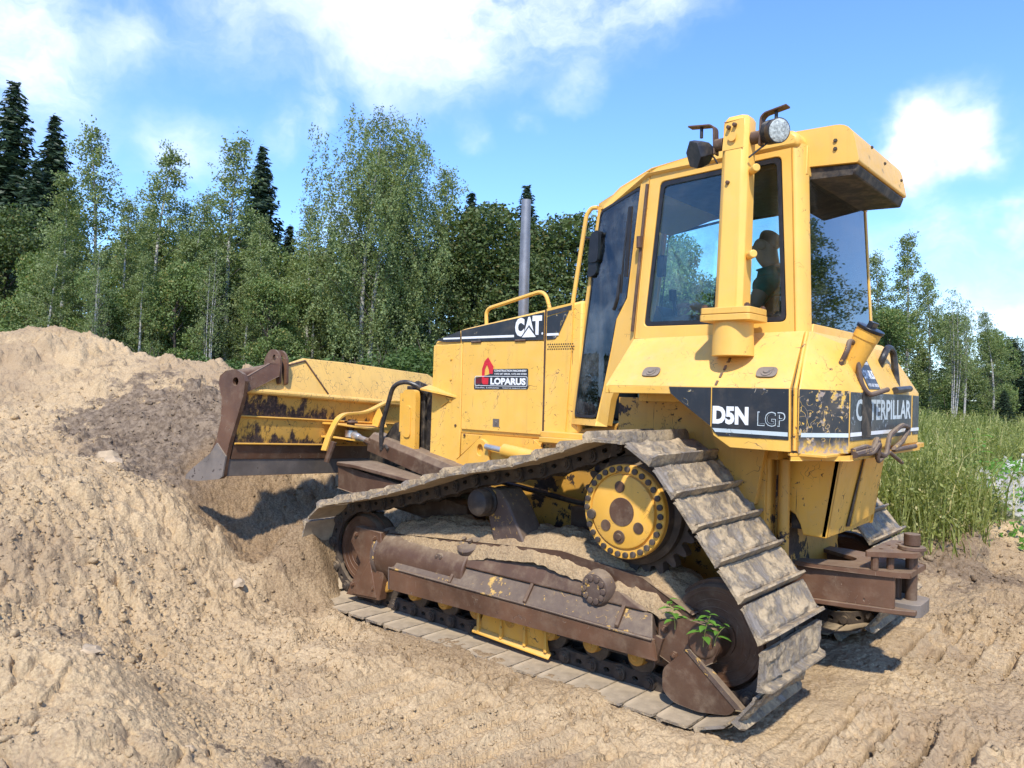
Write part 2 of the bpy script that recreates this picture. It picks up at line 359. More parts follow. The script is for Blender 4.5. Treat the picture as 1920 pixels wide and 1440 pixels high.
WL = {}          # world location of each object
def link(o, parent=None, loc=(0, 0, 0)):
    COL.objects.link(o); loc = Vector(loc); WL[o] = loc
    if parent: o.parent = parent; o.location = loc-WL[parent]
    else: o.location = loc
    return o
def tag(o, label=None, cat=None, group=None, kind=None):
    for k, v in (('label', label), ('category', cat), ('group', group), ('kind', kind)):
        if v: o[k] = v
    return o
def meshof(mb, name, mats, smooth=30, flip=True):
    me = bpy.data.meshes.new(name); me.from_pydata(mb.v, [], mb.f)
    for x in (mats if isinstance(mats, (list, tuple)) else [mats]): me.materials.append(M[x])
    me.polygons.foreach_set('material_index', mb.mi)
    if smooth:
        me.shade_smooth(); me.set_sharp_from_angle(angle=math.radians(smooth))
    me.update(); return me
def build(mb, name, mats, parent=None, bevel=0., smooth=30, origin=None):
    V = np.array(mb.v); c = Vector(origin) if origin is not None else Vector(((V.min(0)+V.max(0))/2).tolist())
    mb.v = [tuple(Vector(p)-c) for p in mb.v]
    o = bpy.data.objects.new(name, meshof(mb, name, mats, smooth)); link(o, parent, c)
    if bevel:
        b = o.modifiers.new('bevel', 'BEVEL'); b.width = bevel; b.segments = 2; b.limit_method = 'ANGLE'; b.angle_limit = math.radians(40); b.harden_normals = False
    return o
def empty(name, loc, **k):
    o = bpy.data.objects.new(name, None); o.empty_display_size = .2; link(o, None, loc); return tag(o, **k)

def text_into(mb, s, origin, ux, uy, w=None, h=None, depth=.002, bold=0.0, nrm=None, spacing=1.0):
    cu = bpy.data.curves.new('t', 'FONT'); cu.body = s; cu.size = 1; cu.offset = bold; cu.resolution_u = 3; cu.fill_mode = 'FRONT'; cu.space_character = spacing
    o = bpy.data.objects.new('t', cu); COL.objects.link(o); bpy.context.view_layer.update()
    me = o.evaluated_get(bpy.context.evaluated_depsgraph_get()).to_mesh()
    vs = np.array([v.co[:] for v in me.vertices]); fs = [tuple(p.vertices) for p in me.polygons]
    o.evaluated_get(bpy.context.evaluated_depsgraph_get()).to_mesh_clear()
    bpy.data.objects.remove(o); bpy.data.curves.remove(cu)
    mn = vs.min(0); sz = vs.max(0)-mn; sx = (w/sz[0]) if w else None; sy = (h/sz[1]) if h else None
    sx = sx or sy; sy = sy or sx
    O = Vector(origin); ux = Vector(ux); uy = Vector(uy); nn = Vector(nrm) if nrm else ux.cross(uy)
    mb.poly([O+ux*((v[0]-mn[0])*sx)+uy*((v[1]-mn[1])*sy)+nn*depth for v in vs], fs)

# ================================================================ BULLDOZER
DZ = empty('bulldozer', (-.9, 0, 0), label='worn yellow crawler bulldozer with tall glazed cab and clay caked tracks pushing a sand heap', cat='bulldozer')
Ya, Yb = 'yellow', 'yellow_cab'
def P3(a): return [Vector(p) for p in a]

# ---- engine hood
def hood():
    mb = MB()
    prof = [(-2.28,1.02),(-2.262,2.0),(-2.22,2.045),(-1.94,2.115),(-1.12,2.228),(-.80,2.275),(-.80,1.36),(-1.1,1.30),(-1.94,1.30),(-1.95,1.02)]
    mb.prism([(x, -.485, z) for x, z in prof], (0, .97, 0))
    h = build(mb, 'engine_hood', Ya, DZ, .03)
    # front guard corner
    d = MB(); d.prism(rnd([(-1.925,-.497,1.335),(-1.925,-.497,2.012),(-1.128,-.497,2.0),(-1.118,-.497,1.335)], .012, 2), (0, .02, 0))
    door = build(d, 'side_door', Ya, h, .004)
    for x in (-1.78, -1.34): d = MB(); d.cyl((x-.05,-.502,2.008), (x+.05,-.502,2.008), .008, 8); build(d, 'hinge', 'brown', door)
    d = MB(); d.lathe((-1.56,-.498,1.40), (0,-1,0), [(0,.022),(.004,.022),(.004,.012),(.008,.010)], 14); d.box((-1.592,-.500,1.37),(-1.53,-.4985,1.43))
    build(d, 'latch', 'edge', door)
    # rear quarter panel ahead of the door, with vent holes
    holes = []
    for r in range(3):
        for k in range(13):
            x = -1.085+k*.0195+(r % 2)*.0098; z = 1.975-r*.017
            if x < -.86: holes.append((x, z))
    d = MB(); d.prism([(-1.105,-.498,1.34),(-1.105,-.498,2.228),(-.875,-.498,2.26),(-.885,-.498,1.9),(-.92,-.498,1.34)][::-1], (0,.014,0))
    q = build(d, 'quarter_panel', Ya, h, 0); d = MB()
    for x, z in holes: d.prism([(x+.0058*math.cos(a), -.4992, z+.0062*math.sin(a)) for a in np.linspace(0, 2*math.pi, 9)[:-1]], (0,.001,0))
    build(d, 'vent_grille', 'black', q, 0, smooth=0)
    d = MB(); d.box((-1.12,-.5,1.33),(-1.108,-.48,2.22)); build(d, 'seam_strip', 'brown', h)
    # front side guard plate (slightly proud) with bolts
    d = MB(); d.prism([(-2.272,-.496,1.03),(-2.255,-.496,1.99),(-1.935,-.496,2.0),(-1.935,-.496,1.325),(-1.945,-.496,1.03)], (0,.015,0))
    g = build(d, 'radiator_guard', Ya, h, .004)
    for x, z in ((-2.05,1.88),(-2.05,1.72),(-1.985,1.36),(-1.885,1.29),(-2.05,1.55)): d = MB(); d.bolt((x,-.497,z), (0,-1,0), .011, .006); build(d, 'bolt', 'yellow_worn' if z > 1.5 else 'brown', g)
    # small step on the front corner
    d = MB(); d.prism([(-2.29,-.495,1.66),(-2.29,-.60,1.63),(-2.16,-.61,1.615),(-1.98,-.495,1.575)], (0,0,.014)); d.prism([(-2.28,-.5,1.645),(-2.27,-.57,1.628),(-2.02,-.5,1.57),(-2.15,-.5,1.50)], (.0,-.006,0))
    build(d, 'step', 'yellow_worn', h)
    # black side band with stripe
    d = MB()
    d.prism([(-2.235,-.5025,2.028),(-1.955,-.5025,2.098),(-1.95,-.5025,2.014),(-2.1,-.5025,2.014)], (0,.003,0))
    d.prism([(-1.94,-.5025,2.014),(-1.945,-.5025,2.10),(-1.125,-.5025,2.205),(-1.125,-.5025,2.008)], (0,.003,0))
    d.prism(rnd([(-1.098,-.5025,2.008),(-1.098,-.5025,2.17),(-.905,-.5025,2.205),(-.985,-.5025,2.055),(-1.02,-.5025,2.012)],.01,2), (0,.003,0))
    d.prism([(-1.098,-.5025,2.178),(-1.098,-.5025,2.21),(-.885,-.5025,2.242),(-.885,-.5025,2.212)], (0,.003,0))
    band = build(d, 'black_band', 'decal', h, 0)
    d = MB(); 
    for a, b in (((-1.935,-.5045,2.034),(-1.40,-.503,2.051)),((-2.14,-.5045,2.034),(-1.955,-.503,2.047)),((-1.094,-.5045,2.036),(-.99,-.503,2.053))): d = MB(); d.box(a, b); build(d, 'stripe', 'white', h, 0)
    # CAT lettering with the triangle
    d = MB(); nn = (0,-1,0)
    text_into(d, 'C', (-1.39,-.5035,2.038), (1,0,0), (0,0,1), .088, .135, .0015, .07, nn)
    text_into(d, 'A', (-1.305,-.5035,2.055), (1,0,0), (0,0,1), .095, .122, .0015, .07, nn)
    text_into(d, 'T', (-1.228,-.5035,2.045), (1,0,0), (0,0,1), .088, .138, .0015, .07, nn)
    text_into(d, '.', (-1.142,-.5035,2.045), (1,0,0), (0,0,1), .014, .018, .0015, .0, nn)
    build(d, 'lettering', 'white', h, 0, smooth=0)
    d = MB(); d.prism([(-1.335,-.5062,2.03),(-1.258,-.5062,2.118),(-1.178,-.5062,2.03)], (0,.001,0)); build(d, 'emblem_outline', 'decal', h, 0, smooth=0)
    d = MB(); d.prism([(-1.322,-.5078,2.030),(-1.258,-.5078,2.100),(-1.192,-.5078,2.030)], (0,.001,0)); build(d, 'emblem', 'white', h, 0, smooth=0)
    # handrail
    d = MB(); d.tube(smoothpath([(-1.735,-.44,2.14),(-1.745,-.44,2.262),(-1.17,-.44,2.372),(-1.115,-.44,2.21)], .09, 7), .0145, 12); build(d, 'handrail', Ya, h)
    # exhaust
    d = MB(); d.tube([(-1.74,0,2.10),(-1.74,0,2.92)], .0415, 24); d.tube([(-1.74,0,2.92),(-1.737,0,3.19)], .039, 24, cap=False); build(d, 'exhaust_pipe', 'exhaust', h)
    # sticker
    d = MB(); y = -.4995
    d.prism(rnd([(-1.605,y,1.77),(-1.605,y,1.80),(-1.262,y,1.805),(-1.258,y,1.655),(-1.795,y,1.645),(-1.795,y,1.735),(-1.73,y,1.74)],.012,2), (0,.002,0))
    stk = build(d, 'company_sticker', 'decal', door, 0, smooth=0)
    def rframe(d, x0, x1, z0, z1, y, w, r):
        a = rnd([(x0,y,z0),(x1,y,z0),(x1,y,z1),(x0,y,z1)], r, 3); b = rnd([(x0+w,y,z0+w),(x1-w,y,z0+w),(x1-w,y,z1-w),(x0+w,y,z1-w)], r*.8, 3); d.prism(a, (0,.001,0), [b])
    d = MB(); rframe(d, -1.786, -1.266, 1.674, 1.748, y-.0016, .0035, .014)
    text_into(d, 'LOPARUS', (-1.625,y-.0008,1.684), (1,0,0), (0,0,1), .345, .052, .001, .05, nn)
    text_into(d, 'CONSTRUCTION MACHINERY', (-1.588,y-.0008,1.781), (1,0,0), (0,0,1), .315, .015, .001, .03, nn)
    text_into(d, '+370 687 58028, +370 600 57001', (-1.588,y-.0008,1.757), (1,0,0), (0,0,1), .315, .014, .001, .02, nn)
    text_into(d, 'loparus-export.com', (-1.50,y-.0008,1.654), (1,0,0), (0,0,1), .225, .013, .001, .0, nn)
    text_into(d, 'Siauliai, Lithuania', (-1.78,y-.0008,1.654), (1,0,0), (0,0,1), .24, .013, .001, .0, nn)
    build(d, 'sticker_lettering', 'white', door, 0, smooth=0)
    d = MB()
    d.prism([(-1.715,y-.0012,1.70),(-1.715,y-.0012,1.80),(-1.69,y-.0012,1.86),(-1.655,y-.0012,1.89),(-1.62,y-.0012,1.845),(-1.598,y-.0012,1.82),(-1.605,y-.0012,1.765),(-1.64,y-.0012,1.765),(-1.645,y-.0012,1.80),(-1.665,y-.0012,1.835),(-1.685,y-.0012,1.80),(-1.69,y-.0012,1.735),(-1.645,y-.0012,1.735),(-1.65,y-.0012,1.685),(-1.70,y-.0012,1.685)], (0,.001,0))
    build(d, 'excavator_print', 'red', door, 0, smooth=0)
    d = MB(); d.prism([(-1.778,y-.001,1.69),(-1.778,y-.001,1.725),(-1.72,y-.001,1.74),(-1.72,y-.001,1.69)], (0,.0008,0)); build(d, 'track_print', 'maroon', door, 0, smooth=0)
    return h
hood()

# ---- chassis between the tracks
def chassis():
    mb = MB()
    mb.prism([(-2.25,-.47,.55),(-2.25,-.47,1.33),(-1.15,-.47,1.33),(-.5,-.47,1.45),(.55,-.47,1.45),(.62,-.47,.60),(.0,-.47,.46),(-1.6,-.47,.42)], (0,.94,0))
    c = build(mb, 'main_case', 'yellow_dirty', DZ, .02)
    d = MB(); d.box((-1.93,-.49,1.02),(-1.13,-.47,1.30)); d.prism([(-1.95,-.49,.95),(-1.95,-.49,1.10),(-1.68,-.49,1.30),(-1.2,-.49,1.30),(-.9,-.49,1.1)], (0,-.02,0))
    build(d, 'lower_side_plate', 'yellow_worn', c, .005)
    # cylinder trunnion and rod under the side door
    d = MB(); d.prism(rnd([(-1.80,-.54,1.00),(-1.80,-.54,1.17),(-1.69,-.54,1.29),(-1.60,-.54,1.24),(-1.58,-.54,1.0)],.05,4), (0,.06,0), [[(-1.68+.032*math.cos(a), -.54, 1.19+.045*math.sin(a)) for a in np.linspace(0,2*math.pi,13)[:-1]]])
    build(d, 'lift_lug', 'yellow_worn', c, .006)
    d = MB(); d.cyl((-1.60,-.56,1.225), (-1.40,-.56,1.205), .022, 16); build(d, 'lift_rod', 'chrome', c)
    d = MB(); d.cyl((-1.42,-.56,1.207), (-.9,-.56,1.15), .05, 18); build(d, 'lift_barrel', 'yellow_worn', c)
    # ledge under the cab door
    d = MB(); d.box((-1.09,-.56,1.325),(-.45,-.45,1.365)); d.box((-1.07,-.60,1.29),(-.42,-.46,1.328)); build(d, 'door_ledge', 'yellow_worn', c, .006)
    # rear transmission case and final drive housings
    d = MB(); d.box((.18,-.62,.70),(.56,.62,1.52)); d.box((-.42,-.60,1.30),(.62,.60,1.62)); d.cyl((0,-.85,1.0),(0,.85,1.0),.17,28)
    for y in (-.63, .615): 
        for x, z in ((.30,1.38),(.30,1.18),(.52,1.42),(.44,.95)): d.bolt((x,y,z),(0,-1 if y < 0 else 1,0),.02,.014)
    d.prism([(.22,-.66,1.52),(.60,-.66,1.52),(.52,-.66,1.05),(.40,-.66,1.00)], (0,.05,0))
    d.cyl((.52,-.56,.72),(.52,-.56,1.35),.05,16); d.cyl((.62,-.50,.72),(.62,-.50,1.30),.032,14)
    build(d, 'transmission_case', 'yellow_dirty', c, .008)
    # hoses running along the case
    d = MB()
    for k, (dz, dy) in enumerate(((0,0),(-.06,-.01),(-.14,.02))):
        d.tube(smoothpath([(-.15,-.55+dy,1.10+dz),(-.45,-.56+dy,1.17+dz*.6),(-.62,-.58+dy,1.08+dz),(-.70,-.56+dy,.78+dz)], .15, 8), .02, 10)
    d.tube(smoothpath([(-.15,-.60,.93),(-.6,-.60,.90),(-1.5,-.55,.98)],.2,6),.018,10)
    build(d, 'hose', 'hose', c)
    # diagonal brace bars
    d = MB(); d.obox((-1.25,-.62,.72), (Vector((1,0,-.28)).normalized(), (0,1,0), Vector((.28,0,1)).normalized()), (.62,.02,.035)); build(d, 'equalizer_bar', 'dark', c, .004)
    d = MB(); d.box((-.78,-.60,.62),(-.62,-.48,.88)); d.lathe((-.52,-.58,.80),(0,-1,0),[(0,.085),(.05,.085),(.05,.06),(.07,.05)],20); build(d, 'pivot_shaft_cap', 'brown', c, .008)
chassis()

# ---- cab
def ys(z): return -.65+.05*(z-2)
def cab():
    fr = MB()
    for sgn in (1, -1):
        Y = lambda z, k=0: sgn*(ys(z)+k)
        out = [(-.283,1.985),(.72,1.985),(.66,3.03),(-.226,3.03)]
        hole = rnd([(-.222,0,2.06),(.668,0,2.055),(.602,0,2.98),(-.155,0,2.955)], .035, 4)
        o3 = [(x, Y(z), z) for x, z in out]; h3 = [(p.x, Y(p.z), p.z) for p in hole]
        fr.prism(o3, (0, sgn*.05, 0), [h3])
        # rounded rear pillar
        rows = []
        for z, xr in ((1.985,.775),(2.95,.722),(3.04,.715)):
            row = []; y0 = abs(ys(z)); xs = .72-(z-1.985)*.058
            for a in np.linspace(0, math.pi/2, 9):
                row.append((xs+(xr-xs)*math.sin(a), sgn*-(y0-.10+.10*math.cos(a)), z))
            row += [(xr-.045, sgn*-(y0-.10), z), (xs, sgn*-(y0-.05), z)]
            rows.append(row)
        for r0, r1 in zip(rows, rows[1:]):
            n = len(r0); fr.poly(r0+r1, [(i, (i+1) % n, (i+1) % n+n, i+n) for i in range(n)])
        fr.poly(rows[0], [tuple(range(len(row)))]); fr.poly(rows[-1], [tuple(range(len(row)))])
        # front door post and lower cheek
        A = [(-.592,.60,1.43),(-.505,.602,1.43),(-.46,.625,1.60),(-.283,.65,1.985),(-.226,.60,3.03),(-.262,.592,3.035),(-.30,.585,2.96),(-.37,.602,2.25),(-.452,.592,2.12),(-.488,.590,1.93),(-.54,.590,1.69),(-.60,.583,1.46)]
        fr.prism([(x, -sgn*y, z) for x, y, z in A], (0.012, sgn*.035, 0))
    # rear frame
    def xr(z): return .775-.055*(z-1.985)
    for z0, z1 in ((1.985,2.05),(2.87,3.04)):
        fr.hexa([(xr(z0)-.04,-.55,z0),(xr(z0),-.55,z0),(xr(z0),.55,z0),(xr(z0)-.04,.55,z0),(xr(z1)-.04,-.52,z1),(xr(z1),-.52,z1),(xr(z1),.52,z1),(xr(z1)-.04,.52,z1)])
    f = build(fr, 'cab_frame', Yb, DZ, .006)
    # floor and interior walls below the glass
    d = MB(); d.box((-.28,-.60,1.62),(.72,.60,1.70)); d.box((-.9,-.44,1.42),(-.25,.44,1.46)); d.box((.66,-.56,1.70),(.70,.56,2.02))
    d.prism([(-.24,-.59,1.7),(-.20,-.59,2.04),(.66,-.58,2.04),(.66,-.59,1.7)],(0,.02,0)); d.prism([(-.24,.59,1.7),(-.20,.59,2.04),(.66,.58,2.04),(.66,.59,1.7)],(0,-.02,0))
    d.box((-.2,-.57,2.0),(.62,-.34,2.06))
    build(d, 'cab_floor', 'teal_panel', f)
    # roof
    d = MB(); prof = [(-.70,2.862),(-.675,2.925),(-.50,3.0),(-.226,3.055),(.1,3.09),(.66,3.115),(.70,3.08),(.70,3.015),(-.23,3.0),(-.66,2.85)]
    rows = []
    for x, z in prof:
        w = .61 if x > -.3 else .61-.35*(-.3-x)/1.0*1.15
        rows.append([(x,-w+.0,z),(x,w,z)])
    n = len(prof); d.poly([p for r in rows for p in r], [(2*i, 2*((i+1) % n), 2*((i+1) % n)+1, 2*i+1) for i in range(n)]+[tuple(2*i for i in range(n))[::-1], tuple(2*i+1 for i in range(n))])
    build(d, 'roof', Yb, f, .022)
    d = MB(); d.box((-.25,-.54,2.93),(.66,.54,2.985)); build(d, 'headliner', 'greyint', f, .01)
    # rear overhang box
    d = MB(); pr = rnd([(.60,-.5,2.93),(.60,-.5,3.135),(.94,-.5,3.125),(.985,-.5,2.905)], [0,.05,.085,.02], 6); d.prism(pr, (0,.95,0)); ov = build(d, 'rear_overhang', Yb, f, .035)
    d = MB(); d.prism([(.60,-.48,2.86),(.60,-.48,2.93),(.975,-.48,2.90),(.955,-.48,2.845)], (0,.91,0)); build(d, 'overhang_tray', 'dark', ov, .008)
    for x, z in ((.86,3.04),(.86,2.995)): d = MB(); d.bolt((x,-.5,z),(0,-1,0),.011,.008); build(d, 'bolt', 'dark', ov)
    for y, z in ((-.3,3.03),(-.05,3.0),(.3,2.98)): d = MB(); d.bolt((.985,y,z),(1,0,.1),.009,.008); build(d, 'bolt', 'dark', ov)
    # glass and seals
    def pane(name, pts, thick, mat, seal=.02, so=(0,0,0), parent=f):
        pts = P3(pts); c = sum(pts, Vector())/len(pts)
        d = MB(); d.prism(pts, thick); g = build(d, name, mat, parent, 0, smooth=0)
        if seal:
            inn = [c+(p-c)*(1-seal*1./max(.2, (p-c).length)) for p in pts]
            d = MB(); o = Vector(so); d.prism([p+o for p in pts], Vector(thick)*2.2, [[p+o for p in inn]]); build(d, 'window_seal', 'black', g, .003)
        return g
    for sgn in (1, -1):
        hole = rnd([(-.218,0,2.064),(.664,0,2.059),(.598,0,2.976),(-.151,0,2.951)], .035, 4)
        pane('side_window', [(p.x, sgn*(ys(p.z)+.012), p.z) for p in hole], (0, sgn*.006, 0), 'glass', .032, (0,-sgn*.008,0))
    pane('rear_window', [(xr(2.05)-.008,-.535,2.05),(xr(2.05)-.008,.545,2.05),(xr(2.87)-.008,.50,2.87),(xr(2.87)-.008,-.50,2.87)], (-.006,0,0), 'glass_rear', .014)
    # doors
    for sgn in (1, -1):
        gl = [(-.832,.508,1.475),(-.60,.580,1.478),(-.542,.588,1.69),(-.49,.588,1.93),(-.455,.590,2.12),(-.372,.600,2.25),(-.300,.583,2.955),(-.688,.458,2.875)]
        gl = rnd([(x,-sgn*y,z) for x, y, z in gl], .04, 4)
        g = pane('door_glass', gl, (.002, sgn*.006, 0), 'glass_dark', .018, (-.002,-sgn*.004,0))
        fo = [(-.868,.495,1.425),(-.60,.585,1.425),(-.602,.578,1.47),(-.84,.506,1.466),(-.80,.475,2.06),(-.694,.452,2.885),(-.30,.580,2.968),(-.24,.597,3.035),(-.715,.446,2.93),(-.82,.465,2.10)]
        d = MB(); d.prism([(x,-sgn*y,z) for x, y, z in fo], (.01, sgn*.03, 0)); build(d, 'door_frame', Yb, g, .004)
        if sgn == 1:
            d = MB(); d.tube(smoothpath([(-.41,-.62,2.28),(-.385,-.64,2.5),(-.36,-.625,2.82)],.05,4),.007,8); d.obox((-.35,-.64,2.60),(Vector((.06,0,1)).normalized(),(0,1,0),(1,0,-.06)),(.22,.006,.012)); build(d,'wiper','black',g)
            d = MB(); d.tube([(-.292,-.665,2.03),(-.238,-.615,2.95)],.011,8); d.cyl((-.262,-.655,2.55),(-.262,-.655,2.62),.018,8); build(d,'hinge_strip','brown',g)
            d = MB(); d.tube(smoothpath([(-.47,-.605,2.18),(-.43,-.63,2.24),(-.42,-.62,2.40)],.03,4),.012,8); build(d,'door_latch','black',g)
    # windshield frame
    d = MB()
    for y in (-.20, .20): d.tube([(-.86,y*1.9,1.6),(-.70,y*1.9,2.88)],.022,8)
    build(d, 'windshield_post', Yb, f)
    d = MB(); d.prism([(-.84,-.40,1.9),(-.84,.40,1.9),(-.705,.40,2.87),(-.705,-.40,2.87)],(-.006,0,0)); build(d,'windshield','glass',f,0,smooth=0)
    # grab rail & mirror
    d = MB(); d.tube(smoothpath([(-.90,-.47,2.25),(-.80,-.47,2.86),(-.765,-.46,2.905),(-.72,-.455,2.90)],.06,5),.015,10); r = build(d, 'grab_rail', Yb, f)
    d = MB(); d.prism(rnd([(-.755,-.475,2.52),(-.735,-.475,2.72),(-.67,-.475,2.74),(-.675,-.475,2.52)],.03,4),(.0,-.035,0)); d.tube([(-.80,-.47,2.70),(-.74,-.48,2.69)],.009,8); d.prism(rnd([(-.765,-.47,2.42),(-.75,-.47,2.55),(-.69,-.47,2.56),(-.69,-.47,2.44)],.03,4),(.0,-.03,0)); build(d,'mirror','plastic',r,.006)
    # interior
    d = MB(); d.prism([(-.74,-.16,1.46),(-.74,-.16,2.12),(-.56,-.16,2.16),(-.50,-.16,1.95),(-.55,-.16,1.46)],(0,.44,0)); d.box((-.58,-.42,1.46),(-.40,-.22,2.06)); build(d,'dashboard','plastic',f,.015)
    d = MB(); d.prism([(.12,-.25,1.72),(.12,-.25,1.98),(.50,-.25,1.96),(.56,-.25,1.72)],(0,.5,0)); d.prism([(.44,-.24,1.95),(.57,-.24,1.95),(.66,-.24,2.44),(.57,-.24,2.48)],(0,.48,0)); d.prism([(.56,-.12,2.48),(.62,-.12,2.46),(.65,-.12,2.62),(.60,-.12,2.62)],(0,.24,0)); build(d,'operator_seat','seat',f,.03)
    d = MB(); d.box((-.15,-.55,2.06),(.30,-.38,2.13)); d.prism([(-.24,-.54,2.04),(-.20,-.54,2.20),(-.08,-.54,2.04)],(0,.2,0)); d.tube([(-.12,-.42,2.1),(-.16,-.40,2.27)],.012,8); d.cyl((-.16,-.40,2.24),(-.165,-.40,2.31),.025,12); build(d,'side_console','plastic',f,.012)
    d = MB(); d.prism([(.40,-.56,2.06),(.56,-.56,2.22),(.66,-.56,2.22),(.66,-.56,2.06)],(0,.1,0)); build(d,'rear_corner_box','plastic',f,.01)
    d = MB(); d.box((-.168,-.60,2.37),(-.12,-.56,2.50)); build(d,'window_catch','black',f,.006)
    return f
CABF = cab()

# ---- sprocketless column with work lights beside the cab
def column():
    d = MB(); d.lathe((.45,-.83,1.86),(0,0,1),[(0,.112),(.19,.105)],28); d.prism(rnd([(.305,-.955,2.045),(.595,-.955,2.045),(.595,-.705,2.045),(.305,-.705,2.045)],.03,3),(0,0,.034)); d.prism(rnd([(.308,-.952,2.082),(.592,-.952,2.082),(.592,-.708,2.082),(.308,-.708,2.082)],.03,3),(0,0,.034))
    c0 = build(d, 'light_column', Yb, DZ, .004)
    d = MB()
    def sec(z, k=0): 
        t_ = (z-2.11)/1.06; cx = .442+.0*t_; cy = -.83+.045*t_; hx, hy, b = .082-.007*t_+k, .075-.005*t_+k, .030
        return [(cx+a, cy+c, z) for a, c in ((-hx+b,-hy),(hx-b,-hy),(hx,-hy+b),(hx,hy-b),(hx-b,hy),(-hx+b,hy),(-hx,hy-b),(-hx,-hy+b))]
    r0, r1, r2 = sec(2.115), sec(3.14), [((p[0]-.44)*.8+.44, (p[1]+.785)*.8-.785, 3.168) for p in sec(3.14)]
    d.poly(r0+r1+r2, [(i,(i+1)%8,(i+1)%8+8,i+8) for i in range(8)]+[(i+8,(i+1)%8+8,(i+1)%8+16,i+16) for i in range(8)]+[tuple(range(16,24)),tuple(range(8))[::-1]])
    d.prism([(.385,-.866,2.985),(.495,-.866,2.985),(.495,-.860,3.135),(.39,-.860,3.135)],(0,.01,0))
    d.cyl((.515,-.80,2.86),(.575,-.86,2.86),.022,14); d.cyl((.515,-.815,2.40),(.575,-.875,2.40),.022,14)
    build(d, 'post', Yb, c0, .012)
    for x, z in ((.418,3.10),(.452,3.108),(.42,2.80)): d = MB(); d.lathe((x,-.868,z),(0,-1,0),[(0,.012),(.018,.010),(.02,.006)],10); build(d, 'nipple', 'brown', c0)
    d = MB(); d.lathe((.44,-.876,3.045),(0,-1,0),[(0,.024),(.004,.024),(.004,.016)],16); build(d, 'weld_ring', Yb, c0)
    for x, y in ((.33,-.93),(.57,-.93),(.33,-.73),(.57,-.73)): d = MB(); d.bolt((x,y,2.116),(0,0,1),.016,.014); build(d, 'bolt', 'brown', c0)
    # lamps
    def lamp(side):
        s_ = side; bx = .36 if s_ < 0 else .52
        d = MB(); yy = -.80
        d.cyl((bx,yy,3.04),(bx+s_*.05,yy,3.04),.035,14)
        pth = smoothpath([(bx+s_*.05,yy,2.99),(bx+s_*.055,yy,3.135),(bx+s_*.075,yy-.0,3.155),(bx+s_*.20,yy-.02,3.165)],.035,5)
        for a, b in zip(pth, pth[1:]):
            dd = (b-a).normalized(); n_ = Vector((0,1,0)).cross(dd); d.obox((a+b)/2,(dd,(0,1,0),n_),((b-a).length/2+.002,.028,.005))
        L = build(d, 'lamp_bracket', 'brown', c0, .002)
        d = MB(); c = Vector((bx+s_*.135, yy-.01, 3.05))
        ax = Vector((-.25,-.35,-.12)).normalized() if s_ < 0 else Vector((.78,-.55,-.18)).normalized()
        d.cyl(c+Vector((0,0,.045)), c+Vector((0,0,.115)), .010, 8)
        if s_ < 0:
            c = c-Vector((0,0,.04)); d.lathe(c+ax*-.07, ax, [(0,.03),(.04,.068),(.09,.082),(.12,.082)], 6)
        else:
            d.lathe(c-ax*.07, ax, [(0,.045),(.02,.055),(.05,.058),(.055,.064),(.10,.066)], 24)
            for k in range(5): d.lathe(c-ax*(.066-k*.011), ax, [(0,.064),(.004,.064)], 20)
        h = build(d, 'work_light', 'housing', L, .002)
        if s_ > 0:
            d = MB(); d.lathe(c+ax*.031, ax, [(0,.060),(.004,.052),(.006,.02)], 24); build(d, 'lens', 'filter', h)
        d = MB(); d.tube(smoothpath([(bx+s_*.11,yy,3.01),(bx+s_*.06,yy-.01,2.98),(bx+s_*.01,yy-.06,2.92)],.03,4),.005,6); build(d,'cable','black',h)
    lamp(-1); lamp(1)
column()

